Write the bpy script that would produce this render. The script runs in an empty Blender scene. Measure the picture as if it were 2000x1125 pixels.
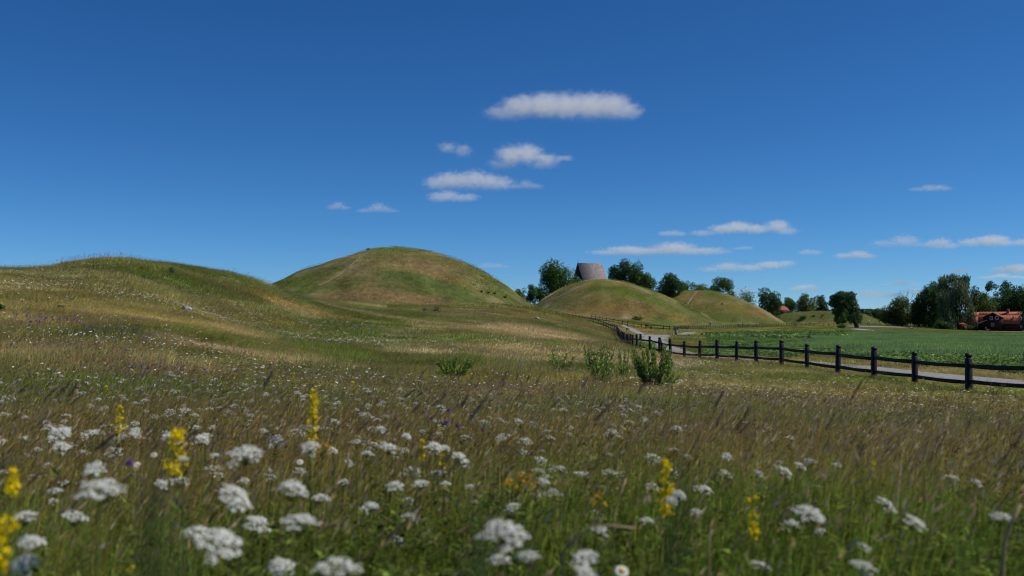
import bpy, math, random
import numpy as np
from mathutils import Vector, Matrix, Euler
random.seed(7)
R = math.radians
rng = np.random.default_rng(11)
sc = bpy.context.scene
col = sc.collection

# ------------------------------------------------------------ camera
F = 2000 * 35 / 36.0
EYE = 1.1
PITCH = math.atan(57.5 / F)
cd = bpy.data.cameras.new('camera'); cam = bpy.data.objects.new('camera', cd); col.objects.link(cam)
cd.lens = 35; cd.sensor_width = 36; cd.clip_start = 0.05; cd.clip_end = 40000
cam.location = (0, 0, EYE); cam.rotation_euler = (R(90) + PITCH, 0, 0)
cd.dof.use_dof = True; cd.dof.focus_distance = 30; cd.dof.aperture_fstop = 2.8
sc.camera = cam

# ------------------------------------------------------------ light
SUN_AZ, SUN_EL = 90, 48            # azimuth measured clockwise from the view direction (+Y)
w = bpy.data.worlds.new('World'); sc.world = w; w.use_nodes = True
nt = w.node_tree; nt.nodes.clear()
sky = nt.nodes.new('ShaderNodeTexSky'); sky.sky_type = 'NISHITA'; sky.sun_disc = False
sky.sun_elevation = R(SUN_EL); sky.sun_rotation = R(SUN_AZ)
sky.altitude = 0; sky.air_density = 0.6; sky.dust_density = 0.0; sky.ozone_density = 8.0
bg = nt.nodes.new('ShaderNodeBackground'); bg.inputs[1].default_value = 0.1
wo = nt.nodes.new('ShaderNodeOutputWorld')
sp = nt.nodes.new('ShaderNodeSeparateColor'); cb = nt.nodes.new('ShaderNodeCombineColor'); nt.links.new(sky.outputs[0], sp.inputs[0])
for k, (gm, mu) in enumerate(((1.4, .84), (1.12, .86), (1.0, .93))):      # the deep polarised blue of the photograph's sky
    a = nt.nodes.new('ShaderNodeMath'); a.operation = 'MULTIPLY'; a.inputs[1].default_value = .1
    b = nt.nodes.new('ShaderNodeMath'); b.operation = 'POWER'; b.inputs[1].default_value = gm
    c = nt.nodes.new('ShaderNodeMath'); c.operation = 'MULTIPLY'; c.inputs[1].default_value = mu * 10
    nt.links.new(sp.outputs[k], a.inputs[0]); nt.links.new(a.outputs[0], b.inputs[0]); nt.links.new(b.outputs[0], c.inputs[0]); nt.links.new(c.outputs[0], cb.inputs[k])
nt.links.new(cb.outputs[0], bg.inputs[0]); nt.links.new(bg.outputs[0], wo.inputs[0])
sd = bpy.data.lights.new('sun', 'SUN'); sun = bpy.data.objects.new('sun', sd); col.objects.link(sun)
sd.energy = 4.6; sd.angle = R(0.5); sd.color = (1.0, 0.95, 0.87)
SD = Vector((math.sin(R(SUN_AZ)) * math.cos(R(SUN_EL)), math.cos(R(SUN_AZ)) * math.cos(R(SUN_EL)), math.sin(R(SUN_EL))))
sun.rotation_euler = SD.to_track_quat('Z', 'Y').to_euler()
sc.cycles.volume_bounces = 4; sc.cycles.use_denoising = True; sc.cycles.denoising_prefilter = 'ACCURATE'; sc.cycles.filter_width = 1.1
vs = sc.view_settings
vs.view_transform = 'Standard'; vs.look = 'None'; vs.gamma = 1; vs.exposure = 0.0; vs.use_curve_mapping = False

# ------------------------------------------------------------ pixel -> world
def at(px, py, D):
    dx = (px - 1000) / F; dy = (562.5 - py) / F
    d = (dx, math.cos(PITCH) - dy * math.sin(PITCH), math.sin(PITCH) + dy * math.cos(PITCH))
    k = D / d[1]
    return np.array((d[0] * k, D, EYE + d[2] * k))

# ------------------------------------------------------------ noise
def _h(ix, iy, s):
    n = (ix.astype(np.int64) * 374761393 + iy.astype(np.int64) * 668265263 + s * 974634777) & 0xffffffff
    n = ((n ^ (n >> 13)) * 1274126177) & 0xffffffff
    return ((n ^ (n >> 16)) & 0xffffff) / float(0xffffff)
def vn(x, y, s=0):
    ix = np.floor(x); iy = np.floor(y); fx = x - ix; fy = y - iy
    fx = fx * fx * (3 - 2 * fx); fy = fy * fy * (3 - 2 * fy)
    a = _h(ix, iy, s); b = _h(ix + 1, iy, s); c = _h(ix, iy + 1, s); d = _h(ix + 1, iy + 1, s)
    return (a * (1 - fx) + b * fx) * (1 - fy) + (c * (1 - fx) + d * fx) * fy
def fbm(x, y, s=0, o=4):
    t = 0; a = .5; n = 0
    for k in range(o):
        t = t + a * vn(x * 2 ** k + 17 * k, y * 2 ** k - 9 * k, s + k); n += a; a *= .5
    return t / n

# ------------------------------------------------------------ terrain height
CP = []   # (x, y, z relative to the eye)
for x, y, z in [(0, 0, -1.1), (-8, 3, -1.0), (8, 3, -1.18), (0, 10, -1.2), (-9, 13, -.95), (9, 13, -1.52), (0, -6, -1.1), (-40, 0, -.6), (40, 0, -1.6), (0, 18, -1.45), (3, 5, -1.12), (-3, 5, -1.08)]:
    CP.append((x, y, z))
for px, D, z in [
    (885, 26, -1.6), (1280, 25, -1.75), (1095, 30, -1.75), (1890, 27, -2.0), (1705, 33, -2.03), (1575, 39, -2.0), (1526, 42, -2.0), (1400, 51, -2.22), (1309, 60, -2.35), (1890, 20, -1.82), (1890, 14, -1.58), (1600, 28, -1.92), (1500, 34, -1.95),
    (1950, 31, -2.0), (1900, 72, -2.6), (1900, 150, -3.6), (1900, 300, -4.7), (1900, 390, -5.0), (1600, 70, -2.6), (1600, 150, -3.5), (1500, 120, -3.1), (1450, 200, -3.3), (1400, 260, -3.25),
    (1560, 335, -2.9), (1600, 410, -2.6), (1700, 372, -3.3), (1700, 330, -4.0), (1750, 402, -3.4), (1830, 385, -4.4), (1330, 270, -2.9), (2600, 100, -3.0), (2600, 400, -5.2), (2300, 20, -1.8),
    (1270, 75, -2.6), (1270, 110, -2.8), (1270, 160, -2.9), (1310, 200, -2.6), (1253, 218, -2.3), (1215, 232, -1.4), (1175, 248, -.7), (1320, 154, -2.7),
    (1269, 63, -2.2), (1235, 72, -2.25), (1215, 90, -2.3), (1210, 100, -2.2), (1203, 118, -1.8), (1193, 135, -1.75), (1157, 190, -1.0), (1132, 215, -.5), (1100, 245, .3),
    (1100, 60, -1.6), (1100, 100, -.9), (1100, 140, .2), (1150, 110, -1.3), (1150, 150, -.8), (1000, 60, -1.3), (1000, 100, -.1), (1000, 130, 1.2), (1045, 150, 1.4),
    (850, 40, -1.4), (850, 60, -.9), (850, 90, .2), (850, 125, 1.3), (780, 145, 1.6), (700, 40, -1.2), (700, 60, -.6), (700, 90, .6), (700, 130, 2.0),
    (600, 30, -1.3), (600, 60, -.1), (600, 90, 1.45), (600, 130, 2.2), (540, 95, 2.45), (500, 85, 3.0), (450, 78, 3.4), (410, 72, 3.4), (350, 68, 3.4), (300, 66, 3.5),
    (240, 64, 3.6), (170, 63, 3.45), (110, 62, 3.1), (60, 62, 2.9), (0, 62, 2.95), (-200, 60, 3.2), (100, 28, -.3), (0, 20, -.65), (300, 30, -.35), (300, 45, .9), (100, 45, 1.4),
    (363, 50, .5), (450, 60, 1.3), (300, 20, -.9), (200, 100, 2.3), (200, 150, 1.6), (0, 300, 0), (400, 130, 2.6), (540, 165, 3.0), (200, 400, -3), (800, 230, 2.5), (1045, 165, 1.5),
    (1045, 200, 1.3), (1045, 310, 2.0), (1150, 275, .3), (1430, 310, -3.0), (1195, 400, 1.0), (1195, 310, .5), (1050, 380, 1.0), (1050, 430, 1.0), (1370, 385, -2.0), (1530, 400, -3.0),
    (1400, 480, -3), (1600, 470, -3), (1000, 700, -5), (1000, 2000, -6), (0, 1500, -6), (2000, 1500, -6), (1000, 6000, -8), (-1000, 100, 1), (-1000, 600, -2), (2900, 40, -2), (3000, 1000, -6)]:
    CP.append(((px - 1000) / F * D, D, z))
CP = np.array(CP)
def uv(x, y): return x / (y + 8.0) * 2.2, np.log(np.maximum(y + 8.0, .5))
cu, cv = uv(CP[:, 0], CP[:, 1])
def tps(r2): return .5 * r2 * np.log(r2 + 1e-9)
NCP = n = len(CP)
A = np.zeros((n + 3, n + 3))
A[:n, :n] = tps((cu[:, None] - cu) ** 2 + (cv[:, None] - cv) ** 2) + np.eye(n) * 2e-4
A[:n, n] = 1; A[:n, n + 1] = cu; A[:n, n + 2] = cv; A[n:, :n] = A[:n, n:].T
W = np.linalg.solve(A, np.concatenate([CP[:, 2] + EYE, [0, 0, 0]]))
def base(x, y):
    x = np.atleast_1d(np.asarray(x, float)); y = np.atleast_1d(np.asarray(y, float))
    out = np.empty_like(x)
    for i in range(0, len(x), 40000):
        u, v = uv(x[i:i + 40000], y[i:i + 40000])
        out[i:i + 40000] = tps((u[:, None] - cu) ** 2 + (v[:, None] - cv) ** 2) @ W[:NCP] + W[NCP] + W[NCP + 1] * u + W[NCP + 2] * v
    return out
# mounds: px, D, peak pixel row, radii left/right/front/back in m, exponent, skirt
MD = [(772, 170, 485, 25, 23.8, 27, 26, 2.0, .05), (1188, 310, 546, 25, 36, 30, 28, 1.9, .09), (1375, 385, 567, 29, 31, 28, 28, 1.9, .07), (1598, 442, 608, 28.5, 28.5, 23, 24, 4.0, .05)]
MW = []
for px, D, py, rl, rr, rf, rb, ex, sk in MD:
    p = at(px, py, D)
    MW.append([p[0], p[1], p[2] - base(p[0], p[1])[0], rl, rr, rf, rb, ex, sk])
D1 = True
def mprof(m, x, y):
    X, Y, a, rl, rr, rf, rb, ex, sk = m
    dx = x - X; dy = y - Y
    rx = np.where(dx < 0, rl, rr); ry = np.where(dy < 0, rf, rb)
    r = np.sqrt((dx / rx) ** 2 + (dy / ry) ** 2)
    if D1 and ex == 2.0: ex = np.where(dx < 0, 1.45 + .55 * np.exp(-(dx / 6) ** 2), 1.85 + .15 * np.exp(-(dx / 6) ** 2))
    t = (1 - r ** ex) / sk
    return sk * np.where(t > 30, t, np.log1p(np.exp(np.clip(t, -60, 30))))
def hgt(x, y):
    x = np.atleast_1d(np.asarray(x, float)); y = np.atleast_1d(np.asarray(y, float))
    z = base(x, y)
    for i, m in enumerate(MW):
        pr = mprof(m, x, y)
        z = z + m[2] * pr
        z = z + np.clip(pr * 3, 0, 1) * ((fbm(x / 5.0, y / 5.0, 40 + i, 4) - .5) * .9 + (fbm(x / 1.3, y / 1.3, 60 + i, 2) - .5) * .3)
    amp = np.clip((y - 6) / 30, 0, 1) * np.clip((200 - y) / 100, 0.2, 1)
    amp = amp * np.where(x > 6.5 + y * .02, .25, 1)
    z = z + amp * ((fbm(x / 9.0, y / 13.0, 5, 3) - .5) * .45 + (fbm(x / 2.5, y / 2.5, 9, 2) - .5) * .12)
    return z
def h1(x, y): return float(hgt(x, y)[0])
def hit(px, py, d0=3.0, d1=500.0):
    D = np.exp(np.linspace(math.log(d0), math.log(d1), 1400))
    a = at(px, py, 1.0); x = a[0] * D; z = EYE + (a[2] - EYE) * D
    k = np.nonzero(z < hgt(x, D))[0]
    k = k[0] if len(k) else len(D) - 1
    return float(x[k]), float(D[k])
def W_(px, D):            # world x,y of a pixel column at depth D
    return ((px - 1000) / F * D, D)
def wpos(px, D): x, y = W_(px, D); return (x, y, h1(x, y))

# ------------------------------------------------------------ helpers
def tag(o, label=None, cat=None, group=None, kind=None):
    if label: o['label'] = label
    if cat: o['category'] = cat
    if group: o['group'] = group
    if kind: o['kind'] = kind
    return o
def empty(name, loc, rz=0):
    o = bpy.data.objects.new(name, None); o.location = loc; o.rotation_euler = (0, 0, rz)
    o.empty_display_size = .2; col.objects.link(o); return o
def mesh_np(name, V, Fc, smooth=False):
    """V (n,3); Fc either (m,k) array or list of arrays of differing k"""
    me = bpy.data.meshes.new(name)
    if isinstance(Fc, np.ndarray): Fc = [Fc]
    Fc = [f for f in Fc if len(f)]
    me.vertices.add(len(V)); me.vertices.foreach_set('co', np.asarray(V, np.float32).ravel())
    tot = sum(f.size for f in Fc); npoly = sum(len(f) for f in Fc)
    me.loops.add(tot); me.polygons.add(npoly)
    me.loops.foreach_set('vertex_index', np.concatenate([f.ravel() for f in Fc]).astype(np.int32))
    starts = []; c = 0
    for f in Fc:
        starts.append(c + np.arange(len(f)) * f.shape[1]); c += f.size
    me.polygons.foreach_set('loop_start', np.concatenate(starts).astype(np.int32))
    if smooth: me.polygons.foreach_set('use_smooth', np.ones(npoly, bool))
    me.update(calc_edges=True)
    return me
def vcol(me, C, name='shade'):
    C = np.asarray(C, np.float32)
    if C.shape[1] == 3: C = np.concatenate([C, np.ones((len(C), 1), np.float32)], 1)
    a = me.attributes.new(name, 'FLOAT_COLOR', 'POINT'); a.data.foreach_set('color', C.ravel())
def link(name, me, mat=None, parent=None, loc=None, rz=None):
    o = bpy.data.objects.new(name, me); col.objects.link(o)
    if mat is not None and not me.materials: me.materials.append(mat)
    if parent is not None: o.parent = parent
    if loc is not None: o.location = loc
    if rz is not None: o.rotation_euler = (0, 0, rz)
    return o
class MB:
    def __init__(s): s.V = []; s.F = {}; s.n = 0
    def add(s, V, Fs):
        V = np.asarray(V, float); s.V.append(V)
        for f in Fs: s.F.setdefault(len(f), []).append([i + s.n for i in f])
        s.n += len(V)
    def box(s, c, d, rz=0, M=None):
        x, y, z = d[0] / 2, d[1] / 2, d[2] / 2
        V = np.array([(-x, -y, -z), (x, -y, -z), (x, y, -z), (-x, y, -z), (-x, -y, z), (x, -y, z), (x, y, z), (-x, y, z)])
        if rz:
            ca, sa = math.cos(rz), math.sin(rz); V = np.stack([V[:, 0] * ca - V[:, 1] * sa, V[:, 0] * sa + V[:, 1] * ca, V[:, 2]], 1)
        s.add(V + np.array(c), [(0, 3, 2, 1), (4, 5, 6, 7), (0, 1, 5, 4), (1, 2, 6, 5), (2, 3, 7, 6), (3, 0, 4, 7)])
        return s
    def tube(s, pts, rad, k=8, cap=True):
        pts = [Vector(p) for p in pts]; rings = []
        up = Vector((0, 0, 1))
        for i, p in enumerate(pts):
            d = (pts[min(i + 1, len(pts) - 1)] - pts[max(i - 1, 0)]).normalized()
            a = d.cross(Vector((.37, .91, .11))).normalized(); b = d.cross(a)
            r = rad[i]
            rings += [tuple(p + a * (math.cos(2 * math.pi * j / k) * r) + b * (math.sin(2 * math.pi * j / k) * r)) for j in range(k)]
        fs = []
        for i in range(len(pts) - 1):
            for j in range(k):
                fs.append((i * k + j, i * k + (j + 1) % k, (i + 1) * k + (j + 1) % k, (i + 1) * k + j))
        s.add(rings, fs)
        if cap:
            q = s.n - len(rings)
            s.F.setdefault(k, []).append([q + j for j in range(k)][::-1]); s.F.setdefault(k, []).append([q + (len(pts) - 1) * k + j for j in range(k)])
        return s
    def prism(s, outline, y0, y1, flip=False):   # outline in xz, extruded along y
        m = len(outline)
        V = [(x, y0, z) for x, z in outline] + [(x, y1, z) for x, z in outline]
        s.add(V, [tuple(range(m)), tuple(range(2 * m - 1, m - 1, -1))] + [(i, i + m, (i + 1) % m + m, (i + 1) % m) for i in range(m)])
        return s
    def mesh(s, name, smooth=False):
        me = mesh_np(name, np.concatenate(s.V), [np.array(f) for f in s.F.values()], smooth)
        return me
    def build(s, name, mat, parent=None, loc=None, rz=None, smooth=False):
        return link(name, s.mesh(name, smooth), mat, parent, loc, rz)

# ------------------------------------------------------------ materials
def newmat(name):
    m = bpy.data.materials.new(name); m.use_nodes = True; m.node_tree.nodes.clear(); return m, m.node_tree.nodes, m.node_tree.links
def mat_noise(name, c1, c2, scale=5, rough=.85, bump=0.0, detail=6, stretch=(1, 1, 1), c3=None):
    m, N, L = newmat(name)
    out = N.new('ShaderNodeOutputMaterial'); bs = N.new('ShaderNodeBsdfPrincipled')
    tc = N.new('ShaderNodeTexCoord'); mp = N.new('ShaderNodeMapping'); mp.inputs['Scale'].default_value = stretch
    nz = N.new('ShaderNodeTexNoise'); nz.inputs['Scale'].default_value = scale; nz.inputs['Detail'].default_value = detail
    rp = N.new('ShaderNodeValToRGB'); rp.color_ramp.elements[0].position = .32; rp.color_ramp.elements[1].position = .68
    rp.color_ramp.elements[0].color = (*c1, 1); rp.color_ramp.elements[1].color = (*c2, 1)
    if c3: e = rp.color_ramp.elements.new(.5); e.color = (*c3, 1)
    L.new(tc.outputs['Object'], mp.inputs[0]); L.new(mp.outputs[0], nz.inputs['Vector']); L.new(nz.outputs[0], rp.inputs[0])
    L.new(rp.outputs[0], bs.inputs['Base Color']); bs.inputs['Roughness'].default_value = rough; bs.inputs['Specular IOR Level'].default_value = .25
    if bump:
        b = N.new('ShaderNodeBump'); b.inputs['Strength'].default_value = bump; b.inputs['Distance'].default_value = .02
        L.new(nz.outputs[0], b.inputs['Height']); L.new(b.outputs[0], bs.inputs['Normal'])
    L.new(bs.outputs[0], out.inputs[0]); return m
def mat_leaf(name, color, trans=.35, use_tint=False, use_shade=True, fixed=None, gloss=.0):
    """leafy surface: diffuse + translucent, colour = (instance tint or fixed colour) x per-vertex variation"""
    m, N, L = newmat(name)
    out = N.new('ShaderNodeOutputMaterial')
    if use_tint:
        a = N.new('ShaderNodeAttribute'); a.attribute_type = 'INSTANCER'; a.attribute_name = 'tint'; cs = a.outputs['Vector']
    else:
        a = N.new('ShaderNodeRGB'); a.outputs[0].default_value = (*color, 1); cs = a.outputs[0]
    if use_shade:
        b = N.new('ShaderNodeAttribute'); b.attribute_name = 'shade'
        mx = N.new('ShaderNodeMix'); mx.data_type = 'RGBA'; mx.blend_type = 'MULTIPLY'; mx.inputs[0].default_value = 1
        L.new(cs, mx.inputs[6]); L.new(b.outputs['Color'], mx.inputs[7]); cs = mx.outputs[2]
    df = N.new('ShaderNodeBsdfDiffuse'); tr = N.new('ShaderNodeBsdfTranslucent'); ms = N.new('ShaderNodeMixShader'); ms.inputs[0].default_value = trans
    L.new(cs, df.inputs[0]); L.new(cs, tr.inputs[0]); L.new(df.outputs[0], ms.inputs[1]); L.new(tr.outputs[0], ms.inputs[2])
    fin = ms.outputs[0]
    if gloss:
        g = N.new('ShaderNodeBsdfGlossy'); g.inputs['Roughness'].default_value = .45; g.inputs[0].default_value = (.8, .8, .8, 1)
        m2 = N.new('ShaderNodeMixShader'); m2.inputs[0].default_value = gloss; L.new(fin, m2.inputs[1]); L.new(g.outputs[0], m2.inputs[2]); fin = m2.outputs[0]
    L.new(fin, out.inputs[0]); return m
# ------------------------------------------------------------ fences and paths as polylines (used by the ground cover too)
FK = []       # near fence posts: x, y
xs = [1890, 1785, 1705, 1635, 1575, 1526, 1476, 1438, 1400, 1366, 1336]
tops = [690, 687, 680, 674, 668, 665, 668, 667, 667, 668, 663]
for k, px in enumerate(xs): FK.append(W_(px, 27 + 3 * k))
dvec = np.array(FK[0]) - np.array(FK[1])
FK = [tuple(np.array(FK[0]) + dvec * j) for j in (3, 2, 1)] + FK
FENCE_FAR = [(1309, 60), (1288, 61.5), (1269, 63), (1251, 66), (1243.5, 69), (1235.5, 72), (1231, 75), (1227, 78.5), (1223, 82), (1219, 86), (1216, 90), (1212.5, 95), (1210, 100), (1208.5, 105), (1207, 110), (1204, 117), (1201, 124), (1197, 130), (1193, 136), (1188, 143), (1184, 150), (1179, 157), (1174, 164), (1169, 171), (1164, 178), (1159, 186), (1154, 194), (1149, 200), (1143, 206), (1138, 211), (1132, 216), (1125, 222), (1118, 229), (1109, 237), (1100, 245)]
FK += [W_(a, b) for a, b in FENCE_FAR]
FK = np.array(FK)
def poly_smooth(P, step=1.0):
    P = np.array(P, float); out = []
    for i in range(len(P) - 1):
        p0 = P[max(i - 1, 0)]; p1 = P[i]; p2 = P[i + 1]; p3 = P[min(i + 2, len(P) - 1)]
        m = max(2, int(np.linalg.norm((p2 - p1)[:2]) / step))
        for t in np.linspace(0, 1, m, endpoint=False):
            out.append(.5 * ((2 * p1) + (-p0 + p2) * t + (2 * p0 - 5 * p1 + 4 * p2 - p3) * t * t + (-p0 + 3 * p1 - 3 * p2 + p3) * t ** 3))
    out.append(P[-1]); return np.array(out)
def offset(P, i, d):
    a = P[max(i - 1, 0)]; b = P[min(i + 1, len(P) - 1)]; t = (b - a) / np.linalg.norm(b - a)
    return P[i] + np.array((t[1], -t[0])) * d
PATHS = []    # (name, label, polyline with width, lift, mat)
main = [(*offset(FK, i, 3.1), 2.4) for i in range(0, 9)]
main += [(*W_(1452, 54), 3.0), (*W_(1392, 63), 3.2), (*W_(1338, 80), 3.4), (*W_(1300, 98), 3.8), (*W_(1275, 118), 4.4), (*W_(1277, 138), 4.6), (*W_(1292, 152), 4.2), (*W_(1318, 164), 3.4), (*W_(1350, 190), 2.5)]
PATHS.append(('gravel_path', poly_smooth(main, .8), .03))
PATHS.append(('footpath', poly_smooth([(*W_(1266, 146), 2.2), (*W_(1258, 158), 2.0), (*W_(1240, 176), 1.9), (*W_(1226, 200), 1.6), (*W_(1217, 222), 1.2)], 1), .05))
m1 = [hit(a, b, 100, 300) for a, b in [(622, 558), (648, 546), (668, 532), (688, 515), (706, 500), (720, 492), (735, 487.5)]]
PATHS.append(('trodden_track', poly_smooth([(x, y, .45) for x, y in m1], .6), .06))
m2 = [hit(a, b, 240, 345) for a, b in [(1073, 587), (1090, 580), (1108, 571), (1128, 561), (1146, 552.5)]]
PATHS.append(('trodden_track', poly_smooth([(x, y, .9) for x, y in m2], .8), .08))
m3 = [hit(a, b, 330, 450) for a, b in [(1338, 603), (1345, 590), (1352, 580), (1362, 569)]]
PATHS.append(('trodden_track', poly_smooth([(x, y, 1.0) for x, y in m3], .8), .08))
PATHS.append(('asphalt_road', poly_smooth([(*W_(1652, 362), 3), (*W_(1690, 369), 9), (*W_(1730, 374), 6), (*W_(1762, 380), 3)], 1.5), .06))
PATHS.append(('asphalt_patch', poly_smooth([(*W_(1676, 330), 3), (*W_(1684, 322), 8), (*W_(1697, 312), 3)], 1.5), .06))
PATHS.append(('gravel_yard', poly_smooth([(*W_(1908, 378), 4), (*W_(1950, 377), 5), (*W_(2060, 377), 6)], 1.5), .06))
_seg = np.concatenate([np.array(p[1])[::2] for p in PATHS])
def on_path(x, y, m=0.0):
    r = np.zeros(len(x), bool)
    for i in range(0, len(x), 20000):
        a = x[i:i + 20000]; b = y[i:i + 20000]
        d = (a[:, None] - _seg[:, 0]) ** 2 + (b[:, None] - _seg[:, 1]) ** 2
        r[i:i + 20000] = (d < (_seg[:, 2] / 2 + m) ** 2).any(1)
    return r

# ------------------------------------------------------------ vegetation colour of the land, plus one sunlit mound rim (world space)
GREEN = np.array((.085, .105, .022)); LUSH = np.array((.05, .085, .016)); BROWN = np.array((.152, .127, .048)); STRAW = np.array((.31, .235, .15)); YG = np.array((.15, .14, .026)); OCHRE = np.array((.2, .135, .042))
DKG = np.array((.045, .065, .03))
# blobs: px, py, half width px, half height px, colour, strength
BL = [(560, 635, 70, 13, YG * .8, .7), (900, 665, 160, 10, GREEN, .6), (620, 610, 140, 6, OCHRE, .5), (1050, 650, 130, 14, STRAW, .65), (1130, 632, 60, 8, BROWN, .7), (1000, 612, 90, 5, BROWN, .6),
      (500, 700, 300, 8, STRAW, .7), (960, 700, 260, 7, STRAW, .75), (200, 655, 150, 12, DKG, .6), (700, 745, 300, 22, GREEN * .8, .6), (350, 760, 300, 22, GREEN, .5), (1150, 725, 200, 14, GREEN, .6),
      (1250, 700, 80, 10, STRAW, .5), (1500, 740, 160, 14, GREEN, .55), (1700, 745, 150, 14, GREEN, .5), (1400, 718, 90, 8, BROWN, .4), (200, 585, 150, 12, BROWN, .5), (60, 560, 90, 12, BROWN, .6), (400, 560, 90, 12, GREEN, .6),
      (250, 530, 120, 10, GREEN, .5), (540, 590, 80, 8, OCHRE, .45), (835, 520, 75, 15, np.array((.165, .115, .055)), .75), (840, 553, 140, 13, np.array((.075, .1, .026)), .7), (960, 525, 45, 14, YG, .6), (880, 546, 50, 7, OCHRE, .4), (650, 545, 40, 14, BROWN, .5),  # yellow-green blob at the largest mound's right rim puts sunlight into the colour
      (760, 588, 200, 8, np.array((.17, .12, .052)), .8), (1000, 580, 40, 14, GREEN, .5), (650, 505, 60, 10, GREEN, .6), (1190, 555, 60, 8, YG, .5), (1180, 565, 60, 5, LUSH * .9, .75), (1270, 585, 110, 12, GREEN * 1.05, .75), (1170, 603, 110, 11, OCHRE * .85, .85),
      (1290, 612, 130, 8, OCHRE * .75, .7), (1400, 625, 130, 6, GREEN, .6), (1390, 590, 60, 14, BROWN, .7), (1460, 605, 50, 7, OCHRE * .85, .6), (1350, 580, 25, 10, OCHRE, .6), (1600, 620, 110, 10, BROWN, .6),
      (1250, 648, 60, 6, OCHRE, .5), (1250, 638, 20, 2.2, np.array((.3, .22, .01)), .8), (1215, 670, 40, 10, GREEN, .4), (1350, 655, 40, 6, BROWN, .4), (1060, 615, 40, 3, OCHRE, .6), (790, 565, 60, 4, LUSH, .5)]
BW = []
for px, py, rx, ry, c, s in BL:
    d0 = 200 if px > 1060 and py < 625 else (105 if 540 < px <= 1060 and py < 600 else 3)
    x, y = hit(px, py, d0); xa, ya = hit(px, py - ry, d0); xb, yb = hit(px, min(py + ry, 1100), d0)
    ry_ = min(max((ya - yb) / 2, .8), y * .35)
    if d0 == 105: ry_ = min(ry_, ry * .45)
    BW.append((x, y, max(rx * y / F, .5), ry_, c, s))
def land_col(x, y):
    n1 = fbm(x / 7 + 3, y / 11, 21, 4); n2 = fbm(x / 2.2, y / 3.2, 31, 3); n3 = fbm(x / 22, y / 30, 41, 3)
    b = np.clip((n1 * .6 + n2 * .25 + n3 * .3 - .575) * 6.0 + .5, 0, 1)[:, None]
    c = GREEN * (1 - b) + BROWN * b
    s = np.clip((fbm(x / 5, y / 6, 51, 3) - .56) * 5, 0, 1)[:, None] * .55
    c = c * (1 - s) + STRAW * s
    for bx, by, rx, ry, cc, st in BW:
        r = ((x - bx) / rx) ** 2 + ((y - by) / ry) ** 2 + (n2 - .5) * 1.2
        k = (min(st * 1.25, 1) * np.clip(1.25 - r, 0, 1))[:, None]
        c = c * (1 - k) + cc * k
    m_ = (1 + .55 * (fbm(x / 1.8, y / 2.4, 131, 4) - .5) * 2)[:, None]; c = c * np.clip(m_, .5, 1.6)
    near = np.clip((19 - y) / 5, 0, 1)[:, None]              # the tall uncut grass of the foreground
    yy = y + (fbm(x / 1.6, y / 1.6, 61, 3) - .5) * 4 + .5 * np.clip(-x / 4, 0, 1)
    g2 = np.interp(yy, [2.5, 4.2, 5.6, 9, 11.5, 17, 22], [.05, .2, .75, .75, .2, .3, .6])[:, None]
    c = c * (1 - near) + near * (np.array((.078, .118, .02)) * (1 - g2) + np.array((.158, .112, .05)) * g2)
    z = zone(x, y)
    c = np.where((z == 1)[:, None], np.array((.055, .088, .026)) * (.8 + .5 * n2[:, None]), c)
    pb = np.clip((fbm(x / 12, y / 4, 71, 3) - .56) * 6, 0, 1)[:, None]
    c = np.where((z == 2)[:, None], np.array((.10, .145, .062)) * (.85 + .3 * n2[:, None]) * (1 - .5 * pb) + np.array((.03, .03, .045)) * pb * .5, c)
    c = np.where((z == 3)[:, None], np.array((.085, .10, .026)) * (.8 + .4 * n1[:, None]), c)
    return c
# fields right of the fence. 0 meadow, 1 leafy crop, 2 pale oats, 3 mown lawn
fy = FK[:, 1]; fx = FK[:, 0]
o_ = np.argsort(fy)
def zone(x, y):
    fxy = np.interp(y, fy[o_], fx[o_])
    side = x - fxy
    z = np.zeros(len(x), int)
    wob = (fbm(x / 9, y / 9, 81, 2) - .5)
    pxs = 1000 + F * x / np.maximum(y, 1)
    inner = np.interp(y, [20, 34, 43, 54, 65, 75], [5.5, 5.5, 6.2, 7.7, 8, 6.5])
    ymax = np.interp(pxs, [1380, 1420, 1560, 1640], [150, 180, 245, 262])
    field = (side > inner + wob * 3) & (pxs > 1392 + wob * 60) & (y < ymax + wob * 14) & (y > 15)
    z[field] = 1
    # oats begin beyond a line, nearer on the right
    D0 = np.interp(pxs, [1450, 1560, 1700, 1850, 2000, 2500], [400, 105, 66, 52, 46, 42]) + wob * 9
    z[field & (y > D0)] = 2
    z[field & (pxs < 1640) & (y > 190)] = 1
    z[(pxs > 1640) & (y >= 262) & (y < 700)] = 3
    z[(pxs > 1450) & (y > 420)] = 3
    return z

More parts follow.
